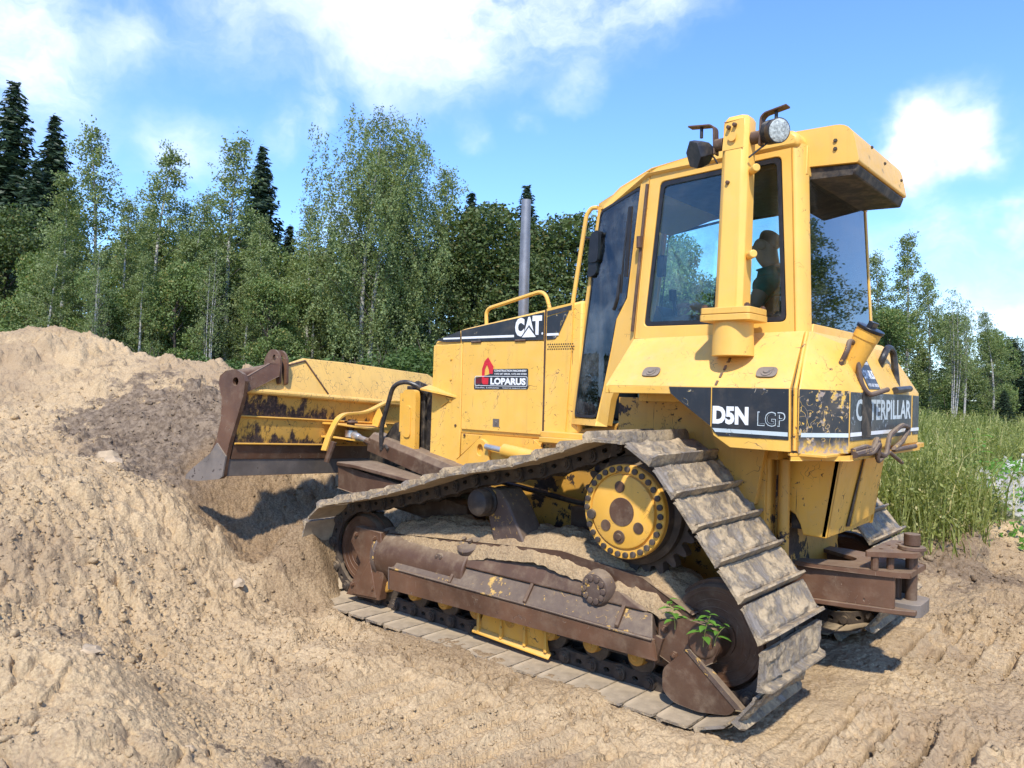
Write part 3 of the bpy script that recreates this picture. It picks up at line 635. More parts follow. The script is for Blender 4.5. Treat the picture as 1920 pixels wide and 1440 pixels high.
# ---- rear fenders and fuel tank
def fenders():
    d = MB()
    for s in (1, -1):
        d.prism([(-.275,-s*.95,1.69),(.812,-s*.95,1.69),(.818,-s*.95,1.372),(.50,-s*.95,1.374),(.405,-s*.95,1.432),(.392,-s*.95,1.475),(.145,-s*.95,1.648),(-.26,-s*.95,1.645)], (0,s*.05,0))
        # sloped top
        d.hexa([(-.275,-s*.95,1.69),(.812,-s*.95,1.69),(.812,-s*.90,1.69),(-.275,-s*.90,1.69),(-.26,-s*.665,1.985),(.775,-s*.665,2.002),(.775,-s*.62,1.96),(-.26,-s*.62,1.95)])
        # front return and rear return
        d.hexa([(-.29,-s*.95,1.645),(-.27,-s*.95,1.645),(-.27,-s*.62,1.645),(-.29,-s*.62,1.645),(-.29,-s*.95,1.69),(-.27,-s*.95,1.69),(-.262,-s*.655,1.985),(-.285,-s*.655,1.985)])
    d.box((-.26,-.62,1.60),(.78,.62,1.96))
    f = build(d, 'rear_fender', Ya, DZ, .012)
    # rear tank shell
    d = MB(); 
    R0 = [(.852,-.945),(1.02,-.685),(1.02,.685),(.852,.945)]
    for za, zb in ((1.365,1.69),):
        d.poly([(x,y,za) for x,y in R0]+[(x,y,zb) for x,y in R0]+[(.80,-.665,2.0),(.90,-.50,1.945),(.90,.50,1.945),(.80,.665,2.0)]+[(.7,-.6,1.365),(.7,.6,1.365),(.70,-.6,1.99),(.70,.6,1.99)],
          [(0,1,5,4),(1,2,6,5),(2,3,7,6),(4,5,9,8),(5,6,10,9),(6,7,11,10),(0,12,13,3),(0,3,2,1),(8,9,10,11),(8,11,15,14),(0,4,8,14,12),(3,13,15,11,7)])
    tk = build(d, 'fuel_tank', Ya, DZ, .014)
    d = MB(); d.box((.80,-.93,1.352),(.99,-.40,1.368)); d.box((.80,-.40,1.335),(1.01,.90,1.366)); d.prism([(.83,-.965,1.355),(1.03,-.70,1.355),(1.03,.70,1.355),(.83,.965,1.355),(.80,.9,1.355),(.80,-.9,1.355)],(0,0,-.025))
    build(d, 'lower_tank_lip', 'yellow_worn', tk, .004)
    d = MB(); d.tube([(.835,-.93,1.38),(.833,-.93,1.69),(.79,-.672,1.99)],.010,8); build(d,'seam_rod','yellow_worn',tk)
    # dark gap filler
    d = MB(); d.prism([(.80,-.93,1.37),(.86,-.93,1.37),(.86,-.93,1.68),(.80,-.66,1.98),(.78,-.66,1.98),(.80,-.93,1.68)],(0,.04,0)); build(d,'gap_liner','dark',tk)
    # bands
    d = MB(); y = -.9535
    d.prism([(.388,y,1.482),(.20,y,1.612),(.146,y,1.652),(.135,y,1.688),(.388,y,1.688)],(0,.003,0))
    d.prism([(.395,y,1.688),(.808,y,1.688),(.812,y,1.432),(.435,y,1.432),(.408,y,1.452),(.396,y,1.478)],(0,.003,0))
    b = build(d,'side_band','decal',f,0)
    d = MB(); d.prism([(.402,y-.0018,1.472),(.808,y-.0018,1.470),(.808,y-.0018,1.449),(.418,y-.0018,1.452)],(0,.0015,0)); build(d,'stripe','white_dull',f,0,smooth=0)
    d = MB(); text_into(d,'D5N',(.402,y-.0012,1.495),(1,0,0),(0,0,1),.20,.095,.001,.055,(0,-1,0)); build(d,'model_lettering','white',f,0,smooth=0)
    d = MB(); text_into(d,'LGP',(.650,y-.0012,1.495),(1,0,0),(0,0,1),.145,.075,.001,.02,(0,-1,0)); build(d,'thin_lettering','white_dull',f,0,smooth=0)
    d = MB(); text_into(d,'LGP',(.655,y-.0022,1.500),(1,0,0),(0,0,1),.135,.065,.001,-.006,(0,-1,0)); build(d,'thin_lettering_inset','decal',f,0,smooth=0)
    # corner band (battered) and rear band
    n = Vector((.26,-.168,0)).normalized(); e = Vector((.168,.26,0)).normalized(); a = Vector((.852,-.945,0))+n*.0035+e*.008
    L = .295
    d = MB(); d.prism([a+Vector((0,0,1.368)),a+e*L+Vector((0,0,1.368)),a+e*L+Vector((0,0,1.685)),a+Vector((0,0,1.688))],-n*.003); build(d,'corner_band','decal_worn',tk,0,smooth=0)
    d = MB(); d.prism([a+n*.002+e*.01+Vector((0,0,1.449)),a+n*.002+e*(L-.003)+Vector((0,0,1.449)),a+n*.002+e*(L-.003)+Vector((0,0,1.470)),a+n*.002+e*.01+Vector((0,0,1.470))],-n*.001); build(d,'stripe','white_dull',tk,0,smooth=0)
    d = MB(); d.prism([(1.0235,-.68,1.43),(1.0235,.50,1.43),(1.0235,.50,1.675),(1.0235,-.68,1.68)],(-.003,0,0)); d.prism([(1.0235,.54,1.43),(1.0235,.68,1.43),(1.0235,.68,1.672),(1.0235,.54,1.675)],(-.003,0,0)); build(d,'rear_band','decal_grey',tk,0,smooth=0)
    d = MB(); d.box((1.0235,-.68,1.452),(1.0255,.68,1.472)); build(d,'stripe','white',tk,0,smooth=0)
    d = MB(); text_into(d,'CATERPILLAR',(1.0235,-.60,1.53),(0,1,0),(0,0,1),1.08,.115,.0015,.03,(1,0,0)); build(d,'rear_lettering','white_dull',tk,0,smooth=0)
    d = MB(); d.prism(rnd([(1.0262,-.50,1.44),(1.0262,-.34,1.44),(1.0262,-.33,1.6),(1.0262,-.36,1.69),(1.0262,-.5,1.69)],.02,2),(-.001,0,0)); build(d,'oil_stain','dark',tk,0,smooth=0)
    # sticker on the slope
    nn = Vector((.255,0,.12)).normalized(); ev = Vector((0,1,0)); eu = nn.cross(ev).normalized(); eu = eu if eu.z > 0 else -eu
    base = Vector((.965,-.30,1.80))
    def on(yy, uu): 
        z_ = 1.70+uu; x_ = 1.02-(z_-1.69)/(1.945-1.69)*.12; return Vector((x_,yy,z_))+nn*.004
    d = MB(); d.prism([on(-.36,.0),on(-.15,.0),on(-.15,.16),on(-.36,.17)],-nn*.002); stk = build(d,'company_sticker','decal',tk,0,smooth=0)
    d = MB(); uu = (on(0,.1)-on(0,0)).normalized()
    text_into(d,'LOPARUS',on(-.35,.055),(0,1,0),uu,.19,.055,.001,.04,tuple(nn)); text_into(d,'CONSTRUCTION MACHINERY',on(-.35,.135),(0,1,0),uu,.19,.02,.001,.02,tuple(nn)); text_into(d,'+370 687 58028',on(-.35,.012),(0,1,0),uu,.19,.02,.001,.02,tuple(nn))
    build(d,'sticker_lettering','white',tk,0,smooth=0)
    # latches on the slope, filler neck, handles, cable
    sn = Vector((0,-.295,.26)).normalized(); sn = Vector((0,-.74,.67))
    for x in (-.02, .665):
        d = MB(); c = Vector((x,-.883,1.772))+sn*.0015; ex = Vector((1,0,0)); eu2 = ex.cross(sn).normalized()
        d.prism(rnd([c-ex*.055-eu2*.035,c+ex*.055-eu2*.035,c+ex*.055+eu2*.035,c-ex*.055+eu2*.035],.03,3),sn*.004); d.lathe(c+sn*.004,sn,[(0,.03),(.004,.03),(.004,.018),(.010,.014)],14); build(d,'latch','edge',f)
    d = MB()
    for k in range(7):
        t_ = k/6; p = Vector((.44+.0*t_-.03*t_,-.70-.23*t_,1.965-.255*t_)); d.obox(p+sn*.004,((0,-.66,-.75),(1,0,0),sn),(.016,.006,.003))
    build(d,'weld_line','brown',f)
    d = MB(); a = Vector((.93,-.44,1.80)); ax = Vector((.16,-.02,.30)).normalized(); d.lathe(a,ax,[(-.06,.055),(.19,.062),(.19,.066),(.235,.066)],24); nk = build(d,'filler_neck','yellow_worn',tk)
    d = MB(); d.lathe(a+ax*.236,ax,[(0,.072),(.018,.074),(.02,.05)],24); d.obox(a+ax*.265,(ax,(0,1,0),ax.cross(Vector((0,1,0)))),(.022,.045,.014)); build(d,'filler_cap','plastic',nk,.003)
    d = MB(); d.tube(smoothpath([(.94,-.60,1.82),(.98,-.61,1.90),(.97,-.55,1.955),(.975,-.48,1.94),(1.01,-.47,1.72),(1.04,-.44,1.665),(1.09,-.28,1.70)],.05,6),.0135,10); build(d,'handle','brown_yel',tk)
    d = MB(); d.tube(smoothpath([(.93,.12,1.83),(.96,.11,1.90),(.96,.20,1.965),(.965,.30,1.94),(.985,.31,1.72)],.06,6),.020,10); d.cyl((1.03,.10,1.70),(1.03,.42,1.715),.02,10); build(d,'handle','hose',tk)
    d = MB()
    d.tube(smoothpath([(1.03,-.66,1.38),(1.05,-.5,1.40),(1.06,-.33,1.36),(1.08,-.25,1.33),(1.07,-.15,1.45),(1.07,.1,1.50),(1.05,.35,1.48),(1.05,.2,1.40),(1.06,-.05,1.36),(1.05,.5,1.36)],.05,4),.014,8)
    d.tube(smoothpath([(1.04,-.62,1.36),(1.07,-.45,1.36),(1.08,-.35,1.42),(1.06,-.34,1.30),(1.08,-.2,1.36),(1.07,.12,1.28)],.04,4),.011,8)
    d.tube(smoothpath([(1.04,-.66,1.36),(1.06,-.4,1.38),(1.05,-.3,1.44),(1.05,-.28,1.32)],.04,4),.018,8)
    build(d,'tangled_cable','brown_yel',tk)
    # lower rear box
    d = MB()
    A = [(.60,-.42,1.34),(.90,-.42,1.34),(.828,-.42,.872),(.70,-.42,.875),(.685,-.42,.93),(.655,-.42,.985),(.605,-.42,1.01)]
    d.prism(A,(0,.03,0)); d.prism([(x,-y,z) for x,y,z in A],(0,-.03,0)); d.hexa([(.868,-.42,1.34),(.90,-.42,1.34),(.90,.42,1.34),(.868,.42,1.34)][0:4]+[(.798,-.42,.872),(.828,-.42,.872),(.828,.42,.872),(.798,.42,.872)])
    lb = build(d,'rear_lower_box','yellow_worn',DZ,.006)
    d = MB(); 
    def rr(y,z,o=0): return (.828+(z-.872)/(1.34-.872)*.072+.006+o,y,z)
    d.prism([rr(-.06,.90),rr(.36,.93),rr(.36,1.31),rr(-.02,1.31)],(.012,0,0)); build(d,'service_flap','yellow_worn',lb,.004)
    d = MB(); d.prism([rr(-.12,.905),rr(-.065,.90),rr(-.025,1.28),rr(-.03,1.3)],(.004,0,0)); build(d,'flap_gap','dark',lb)
    d = MB(); d.box((.62,-.38,.9),(.82,.38,1.32)); build(d,'box_inner','dark',lb)
fenders()

# ---- drawbar
def drawbar():
    d = MB(); z1 = .70
    top = [(.30,-.30,z1),(.72,-.30,z1),(1.13,-.20,z1),(1.195,-.16,z1),(1.195,.16,z1),(1.13,.20,z1),(.72,.30,z1),(.30,.30,z1)]
    hole = rnd([(.42,-.19,z1),(.62,-.19,z1),(.86,-.05,z1),(.86,.05,z1),(.62,.19,z1),(.42,.19,z1)],.04,3)
    d.prism(top,(0,0,-.024),[hole]); d.prism([(x,y,.475) for x,y,z in top[:3]]+[(1.22,-.16,.475),(1.22,.16,.475)]+[(x,y,.475) for x,y,z in top[5:]],(0,0,.024))
    for s in (1,-1): d.prism([(.3,s*.27,.499),(.72,s*.27,.499),(1.12,s*.185,.499),(1.12,s*.16,.499),(.72,s*.24,.499),(.3,s*.24,.499)],(0,0,.177))
    db = build(d,'drawbar','brown_clean',DZ,.004)
    d = MB(); d.prism(rnd([(1.05,-.13,.455),(1.235,-.13,.455),(1.235,.13,.455),(1.05,.13,.455)],.05,4),(0,0,.07)); build(d,'lower_jaw','edge',db,.008)
    d = MB(); d.prism(rnd([(.98,-.26,.775),(1.21,-.10,.775),(1.22,.04,.775),(1.16,.12,.775),(1.10,.28,.775),(.99,.24,.775)],.03,3),(0,0,.03),[[(x0+.012*math.cos(a),y0+.012*math.sin(a),.775) for a in np.linspace(0,2*math.pi,7)[:-1]] for x0,y0 in ((1.03,-.12),(1.07,-.04),(1.03,.03),(1.06,.10),(1.14,-.08),(1.05,.18),(1.10,.02))])
    for x,y in ((1.02,-.2),(1.08,-.12),(1.16,-.02),(1.1,.2)): d.cyl((x,y,.70),(x,y,.775),.02,10)
    build(d,'perforated_plate','brown_clean',db,.004)
    d = MB(); d.cyl((1.16,0,.44),(1.16,0,.83),.032,18); d.cyl((1.16,0,.83),(1.16,0,.895),.043,18); d.lathe((1.16,0,.806),(0,0,1),[(0,.075),(.02,.07)],18); d.cyl((1.09,-.02,.5),(1.09,-.02,.69),.025,12); build(d,'hitch_pin','brown',db,.003)
drawbar()

# ================================================================ UNDERCARRIAGE
SPR = (0.0, 1.0, .355); RI = (.51, .415, .325); FI = (-2.36, .415, .325)
def track_path():
    # points along the pin line, clockwise seen from the left (near) side: top run goes forward (-x)
    def tang(c0, c1):   # outer tangent of two circles travelling so that circles lie on the left-hand inner side
        (x0,z0,r0),(x1,z1,r1) = c0,c1; dx,dz = x1-x0,z1-z0; L = math.hypot(dx,dz); a = math.atan2(dz,dx); b = math.acos((r0-r1)/L)
        th = a-b; return (x0+r0*math.cos(th), z0+r0*math.sin(th)), (x1+r1*math.cos(th), z1+r1*math.sin(th)), th
    cs = [SPR, FI, RI]; seq = []
    # travel: sprocket top -> front idler (ccw in x-z with x to the right seen from -y) ; outward normal angle th
    segs = []
    order = [SPR, FI, RI]
    for i in range(3):
        c0, c1 = order[i], order[(i+1) % 3]; segs.append((c0, c1, tang(c0, c1)))
    pts = []
    for i in range(3):
        c0, c1, (p, q, th) = segs[i]; thn = segs[(i+1) % 3][2][2]
        n = 60
        for k in range(n): 
            t_ = k/n; x = p[0]+(q[0]-p[0])*t_; z = p[1]+(q[1]-p[1])*t_
            if i == 0: z += -.035*math.sin(math.pi*min(1, t_/.45))*(t_ < .45) - .030*math.sin(math.pi*max(0, (t_-.45)/.55))*(t_ >= .45)
            pts.append((x, z))
        while thn < th: thn += 2*math.pi
        m_ = max(2, int((thn-th)*c1[2]/.02))
        for k in range(m_): a = th+(thn-th)*k/m_; pts.append((c1[0]+c1[2]*math.cos(a), c1[1]+c1[2]*math.sin(a)))
    P = np.array(pts); d = np.r_[0, np.cumsum(np.hypot(*(np.roll(P,-1,0)-P).T))]
    return P, d
TP, TD = track_path(); NSH = int(round(TD[-1]/.19)); PITCH = TD[-1]/NSH
def tp(s):
    s %= TD[-1]; Pc = np.vstack([TP, TP[:1]]); return np.array([np.interp(s, TD, Pc[:,0]), np.interp(s, TD, Pc[:,1])])

def vnoise(p, seed=0):        # value noise, p (...,3)
    p = np.asarray(p, float); i = np.floor(p).astype(np.int64); f = p-i; u = f*f*f*(f*(f*6-15)+10); out = 0
    for dx in (0,1):
        for dy in (0,1):
            for dz in (0,1):
                h = (i[...,0]+dx)*374761393+(i[...,1]+dy)*668265263+(i[...,2]+dz)*2147483647+seed*1274126177
                h = (h ^ (h >> 13))*1274126177; h = (h ^ (h >> 16)) & 0xffffff
                w = (u[...,0] if dx else 1-u[...,0])*(u[...,1] if dy else 1-u[...,1])*(u[...,2] if dz else 1-u[...,2])
                out = out+w*(h/0xffffff)
    return out
def fbm(p, oct=4, seed=0, gain=.5):
    a = 1; s = 0; t_ = 0; p = np.asarray(p, float)
    for k in range(oct): s = s+a*vnoise(p*2**k+k*17.3, seed+k); t_ += a; a *= gain
    return s/t_

def shoe_mesh(var):
    mb = MB(); L = PITCH; W = .38
    prof = [(-.482*L, .036),(-.42*L,.040),(.40*L,.040),(.478*L,.034),(.478*L,.046),(.40*L,.054),(-.28*L,.054),(-.34*L,.062),(-.375*L,.102),(-.435*L,.102),(-.47*L,.062),(-.482*L,.050)]
    ys_ = [-W, -W+.035, -.2, 0, .2, W-.035, W]; rows = []
    for y in ys_:
        e = 1. if abs(y) < W-.01 else 0.
        rows.append([(x*(1 if e else .95), y, (z if e or z < .07 else .085)) for x, z in prof])
    n = len(prof)
    mb.poly([p for r in rows for p in r], [(i*n+j, (i+1)*n+j, (i+1)*n+(j+1) % n, i*n+(j+1) % n) for i in range(len(rows)-1) for j in range(n)]+[tuple(range(n)), tuple((len(rows)-1)*n+j for j in range(n))[::-1]])
    # caked clay on the outside, lumpy
    gx = np.linspace(-.30*L, .50*L, 14); gy = np.linspace(-W+.004, W-.004, 52); X, Yv = np.meshgrid(gx, gy, indexing='ij')
    q = np.stack([X*18+var*9.1, Yv*13, np.full_like(X, var*3.7)], -1)
    hgt = np.clip(fbm(q, 4, var)-.44, 0, 1)*.060+np.clip(fbm(q*3.1, 3, var+5)-.5, 0, 1)*.022
    edge = np.minimum(1, np.minimum((gx-gx[0]+.012)[:,None]/.03, np.minimum((gy-gy[0])[None,:], (gy[-1]-gy)[None,:])/.03))
    curve = np.exp(-((gx-gx[0])/.03)**2)[:,None]*.022          # clay heaped against the grouser
    Z = .052+hgt*edge+curve*fbm(q*.6, 2, var+9)*edge*1.3
    mb.grid([[ (X[i,j], Yv[i,j], Z[i,j]) for j in range(52)] for i in range(14)])
    for k in range(len(ys_)-1):
        for j in range(3): mb.mi[k*n+j] = 1
    return meshof(mb, 'track_shoe', ['clay_shoe', 'shoe_dust'], 40)
SHOES = [shoe_mesh(k) for k in range(5)]

def side(s):
    """everything of one track; s=-1 is the left (near) side"""
    yc = s*1.0
    # chain
    mb = MB()
    for i in range(NSH):
        a = tp(i*PITCH); b = tp((i+1)*PITCH); t_ = b-a; Ln = np.hypot(*t_); t_ = t_/Ln; nrm = np.array([t_[1], -t_[0]])
        A3 = Vector((a[0], 0, a[1])); T3 = Vector((t_[0], 0, t_[1])); N3 = Vector((nrm[0], 0, nrm[1]))
        for sy, w in ((-1, .03), (1, .03)):
            o = []
            for u, v in ((-.035,-.045),(.0,-.052),(.06,-.040),(.13,-.040),(.19,-.052),(.225,-.02),(.225,.02),(.17,.042),(.02,.042),(-.035,.02)):
                o.append(A3+T3*(u*PITCH/.19)+N3*v+Vector((0, yc+sy*(.085 if i % 2 else .090)-.015, 0)))
            hole = [A3+T3*(.095+.022*math.cos(k))+N3*(.006+.016*math.sin(k))+Vector((0, yc+sy*(.085 if i % 2 else .090)-.015, 0)) for k in np.linspace(0,2*math.pi,7)[:-1]]
            mb.prism(o, (0, w, 0), [hole])
        c = A3
        mb.cyl(c+Vector((0,yc-.132,0)), c+Vector((0,yc+.132,0)), .027, 14)
        mb.lathe(c+Vector((0,yc+s*.105,0)),(0,s,0),[(0,.040),(.02,.038),(.02,.022),(.034,.018),(.034,.008)],14)
    ch = build(mb, 'crawler_track', 'chain', DZ, 0, origin=(-.93, yc, .7))
    for i in range(NSH):
        a = tp(i*PITCH); b = tp((i+1)*PITCH); m_ = (a+b)/2; t_ = (b-a)/np.hypot(*(b-a)); nrm = np.array([t_[1], -t_[0]])
        X = Vector((t_[0], 0, t_[1])); Z = Vector((nrm[0], 0, nrm[1])); Y_ = Z.cross(X)
        o = bpy.data.objects.new('track_shoe', SHOES[(i*3) % 5]); COL.objects.link(o); o.parent = ch
        jl = random.uniform(-.008, .008)
        R = Matrix((X, Y_, Z)).transposed().to_4x4() @ Matrix.Rotation(jl, 4, 'Y'); R.translation = Vector((m_[0], yc, m_[1]))-WL[ch]
        o.matrix_basis = R
    # sprocket
    mb = MB(); n = 25; r0, r1 = .318, .372; pr = []
    for k in range(n):
        for u, r in ((0,r0),(.18,r0+.004),(.36,r1-.01),(.46,r1),(.60,r1),(.70,r1-.01),(.88,r0+.004)):
            a = 2*math.pi*(k+u)/n; pr.append((r*math.cos(a), yc+s*.03, 1.0+r*math.sin(a)))
    mb.prism(pr, (0, -s*.06, 0), [[(.2*math.cos(a), yc+s*.03, 1+.2*math.sin(a)) for a in np.linspace(0,2*math.pi,25)[:-1]]])
    mb.lathe((0,yc-s*.1,1),(0,s,0),[(0,.30),(.18,.30),(.20,.27),(.24,.262)],40)
    sp = build(mb, 'sprocket', 'chain', DZ, .004)
    mb = MB(); mb.lathe((0,yc+s*.12,1.0),(0,s,0),[(0,.258),(.055,.258),(.062,.253),(.064,.213),(.052,.209),(.052,.203),(.072,.198),(.076,.19),(.078,.01)],64)
    hub = build(mb, 'final_drive_hub', 'yellow_worn', DZ, 0)
    mb = MB()
    for k in range(30):
        a = 2*math.pi*k/30; c = Vector((.234*math.cos(a), yc+s*.183, 1+.234*math.sin(a)))
        if k in (16,): continue
        mb.lathe(c,(0,s,0),[(0,.0165),(.012,.0165),(.014,.008)],12)
    mb.lathe((-.195,yc+s*.19,.965),(0,s,0),[(0,.03),(.02,.027),(.02,.015)],14)
    build(mb, 'hub_bolt', 'chain', hub)
    mb = MB(); mb.lathe((0,yc+s*.198,1),(0,s,0),[(0,.078),(.003,.077)],36)
    for dx,dz in ((-.015,.135),(-.10,-.085),(.108,-.075)): mb.lathe((dx,yc+s*.198,1+dz),(0,s,0),[(0,.032),(.003,.031)],20)
    mb.lathe((-.012,yc+s*.198,.862),(0,s,0),[(0,.037),(.004,.036),(.004,.02),(.012,.017)],20)
    build(mb, 'hub_plug', 'brown', hub)
    # idlers
    for (x,z,r), nm in ((RI,'rear_idler'),(FI,'front_idler')):
        mb = MB(); rr = r-.045
        mb.lathe((x,yc-.08,z),(0,1,0),[(0,rr-.03),(.02,rr-.02),(.05,rr-.018),(.05,rr),(.11,rr),(.11,rr-.018),(.14,rr-.02),(.16,rr-.03)],48)
        mb.lathe((x,yc-.095,z),(0,1,0),[(0,.11),(.19,.11)],28)
        for q in ((-1,1)):
            for rad in (.235,.19,.15): mb.lathe((x,yc+q*.078,z),(0,q,0),[(0,rad),(.004,rad-.003),(.004,rad-.012),(.001,rad-.014)],48)
        build(mb, nm, 'brown_clean', DZ, 0)
    # carrier roller
    mb = MB(); mb.lathe((-1.08,yc+s*.20,.925),(0,-s,0),[(-.012,.055),(0,.080),(.02,.088),(.05,.088),(.055,.078),(.08,.078),(.085,.092),(.15,.09),(.155,.078),(.22,.078),(.225,.09),(.28,.088)],32)
    cr = build(mb, 'carrier_roller', 'chain', DZ)
    mb = MB(); yb = yc-s*.12
    mb.prism([(-1.0,yb,.62),(-.70,yb,.62),(-.76,yb,.70),(-.90,yb,.93),(-.98,yb,1.01),(-1.08,yb,1.01),(-1.15,yb,.92),(-1.07,yb,.83)],(0,s*.22,0)); build(mb,'roller_bracket','brown_yel',cr,.012)
    # track roller frame
    mb = MB(); yo = yc+s*.17
    mb.prism([(-2.02,yc-s*.13,.30),(-2.02,yc-s*.13,.60),(-.45,yc-s*.13,.70),(.10,yc-s*.13,.64),(.40,yc-s*.13,.52),(.42,yc-s*.13,.22),(-1.8,yc-s*.13,.22)],(0,s*.27,0))
    mb.lathe((-2.06,yc+s*.06,.435),(1,0,0),[(0,.17),(.02,.182),(.9,.182)],36)
    fr = build(mb, 'track_roller_frame', 'brown', DZ, .012)
    mb = MB(); mb.lathe((-2.09,yc+s*.06,.435),(1,0,0),[(0,.155),(.025,.19),(.05,.19),(.06,.182)],36); build(mb,'tube_collar','brown_yel',fr)
    # sloping cover plate
    mb = MB(); y0, y1 = yc+s*.19, yc+s*.27
    mb.hexa([(-1.80,y1,.40),(.25,y1,.385),(.25,y0-s*.02,.30),(-1.80,y0-s*.02,.30),(-1.76,y0,.505),(.20,y0,.49),(.20,y0-s*.02,.47),(-1.76,y0-s*.02,.485)]); build(mb,'cover_plate','brown_yel',fr,.006)
    # outer guard
    mb = MB(); mb.prism([(-1.805,yc+s*.272,.405),(.262,yc+s*.272,.382),(.285,yc+s*.272,.285),(-1.795,yc+s*.272,.262)],(0,s*.022,0)); mb.prism([(-1.805,yc+s*.294,.408),(.262,yc+s*.294,.385),(.262,yc+s*.19,.385),(-1.805,yc+s*.19,.408)],(0,0,-.012)); build(mb,'side_guard','brown_clean',fr,.005)
    # upper case with yellow rests, hubs
    mb = MB(); mb.hexa([(-1.33,yc+s*.21,.50),(.18,yc+s*.21,.49),(.18,yc+s*.05,.50),(-1.33,yc+s*.05,.52),(-1.26,yc+s*.16,.60),(-.05,yc+s*.16,.585),(.0,yc+s*.02,.63),(-1.2,yc+s*.05,.66)]); build(mb,'spring_case','brown',fr,.015)
    for (x,z,r_,yy,nb) in ((-.148,.555,.085,.215,10),(-1.398,.50,.052,.20,6)):
        mb = MB(); mb.lathe((x,yc+s*(yy-.05),z),(0,s,0),[(0,r_*1.25),(.05,r_*1.1),(.062,r_),(.066,r_*.5)],28)
        for k in range(nb):
            a = 2*math.pi*k/nb; mb.lathe((x+r_*.74*math.cos(a),yc+s*(yy+.005),z+r_*.74*math.sin(a)),(0,s,0),[(0,r_*.2),(.018,r_*.2),(.02,r_*.1)],10)
        build(mb,'bolted_cover','brown_yel',fr)
    mb = MB(); mb.lathe((-1.20,yc+s*.10,.60),Vector((0,s*.55,.84)),[(0,.09),(.05,.09),(.06,.075),(.062,.06)],20)
    for k in range(5): 
        a = 2*math.pi*k/5; mb.lathe(Vector((-1.20,yc+s*.10,.60))+Vector((.06*math.cos(a),s*.04*math.sin(a),.055)),Vector((0,s*.55,.84)),[(0,.016),(.02,.016)],10)
    build(mb,'filler_cover','brown_yel',fr)
    mb = MB(); mb.lathe((-.148,yc+s*.222,.555),(0,s,0),[(0,.036),(.008,.034)],20); build(mb,'cover_plug','yellow_worn',fr)
    # front idler bracket
    mb = MB(); mb.prism([(-2.38,yc+s*.14,.10),(-2.00,yc+s*.14,.125),(-1.96,yc+s*.14,.30),(-2.0,yc+s*.14,.61),(-2.28,yc+s*.14,.62),(-2.34,yc+s*.14,.50),(-2.22,yc+s*.14,.36)],(0,s*.07,0)); mb.prism([(-2.30,yc+s*.19,.12),(-2.02,yc+s*.19,.14),(-2.10,yc+s*.19,.40)],(0,s*.03,0)); build(mb,'idler_bracket','brown_clean',fr,.006)
    # rear end plate, pointed guard
    mb = MB(); mb.prism([(.262,yc+s*.20,.30),(.262,yc+s*.20,.475),(.40,yc+s*.20,.51),(.52,yc+s*.20,.50),(.60,yc+s*.20,.42),(.57,yc+s*.20,.33),(.42,yc+s*.20,.24)],(0,s*.03,0)); mb.lathe((.51,yc+s*.12,.415),(0,s,0),[(0,.10),(.10,.09),(.12,.07)],24)
    mb.prism([(.26,yc+s*.262,.25),(.30,yc+s*.262,.39),(.255,yc+s*.262,.40),(.25,yc+s*.262,.28)],(0,-s*.07,0))
    build(mb,'rear_end_plate','brown',fr,.005)
    mb = MB(); mb.prism(rnd([(.30,yc+s*.215,.24),(.42,yc+s*.215,.36),(.70,yc+s*.215,.145),(.665,yc+s*.215,.105),(.50,yc+s*.215,.075),(.36,yc+s*.215,.085),(.30,yc+s*.215,.13)],.03,3),(0,s*.03,0)); pg = build(mb,'chain_guard','brown',fr,.010)
    mb = MB(); mb.prism([(.425,yc+s*.205,.365),(.45,yc+s*.205,.37),(.73,yc+s*.205,.15),(.70,yc+s*.205,.145)],(0,s*.045,0)); build(mb,'guard_edge','brown_yel',fr,.003)
    # weld beads and stiffener ribs on the guard and cover plate
    mb = MB(); mb.tube([(-1.80,yc+s*.296,.409),(-1.2,yc+s*.297,.404),(-.5,yc+s*.296,.398),(.262,yc+s*.297,.387)],.0065,6); mb.tube([(-1.80,yc+s*.296,.409),(-1.795,yc+s*.297,.262)],.006,6); build(mb,'weld_bead','brown_yel',fr)
    for x in (-1.25,-.62,.02):
        mb = MB(); mb.hexa([(x,yc+s*.272,.395),(x+.022,yc+s*.272,.395),(x+.022,yc+s*.19,.385),(x,yc+s*.19,.385),(x,yc+s*.276,.41),(x+.022,yc+s*.276,.41),(x+.022,yc+s*.196,.512),(x,yc+s*.196,.512)]); build(mb,'cover_rib','brown',fr,.003)
    for x, z in ((-2.27,.56),(-2.06,.56),(-2.30,.19),(-2.06,.20),(.30,.44),(.36,.32),(.55,.41)):
        mb = MB(); mb.bolt((x,yc+s*.208 if x < -1 else yc+s*.229,z),(0,s,0),.019,.015); build(mb,'bolt','brown_clean',fr)
    # rollers
    for k in range(8):
        x = -2.0+k*.298
        mb = MB(); mb.lathe((x,yc-.11,.205),(0,1,0),[(0,.06),(.01,.088),(.05,.088),(.055,.078),(.165,.078),(.17,.088),(.21,.088),(.22,.06)],24)
        if k != 7: pass
        ro = build(mb,'track_roller','chain',DZ)
        mb = MB(); mb.lathe((x,yc+s*.10,.225),(0,s,0),[(0,.055),(.06,.05),(.068,.036),(.068,.022),(.074,.018)],20); mb.box((x-.045,min(yc+s*.1,yc+s*.15),.23),(x+.045,max(yc+s*.1,yc+s*.15),.30)); build(mb,'roller_cap','yellow_dirty',ro,.003)
    # yellow chain guide between rollers
    mb = MB(); y0 = yc+s*.165
    mb.prism([(-1.07,y0,.12),(-1.03,y0,.24),(-.55,y0,.24),(-.50,y0,.10)],(0,-s*.015,0)); mb.prism([(-1.10,y0+s*.03,.10),(-.48,y0+s*.03,.075),(-.48,y0-s*.0,.10),(-1.10,y0-s*.0,.125)],(0,0,.012))
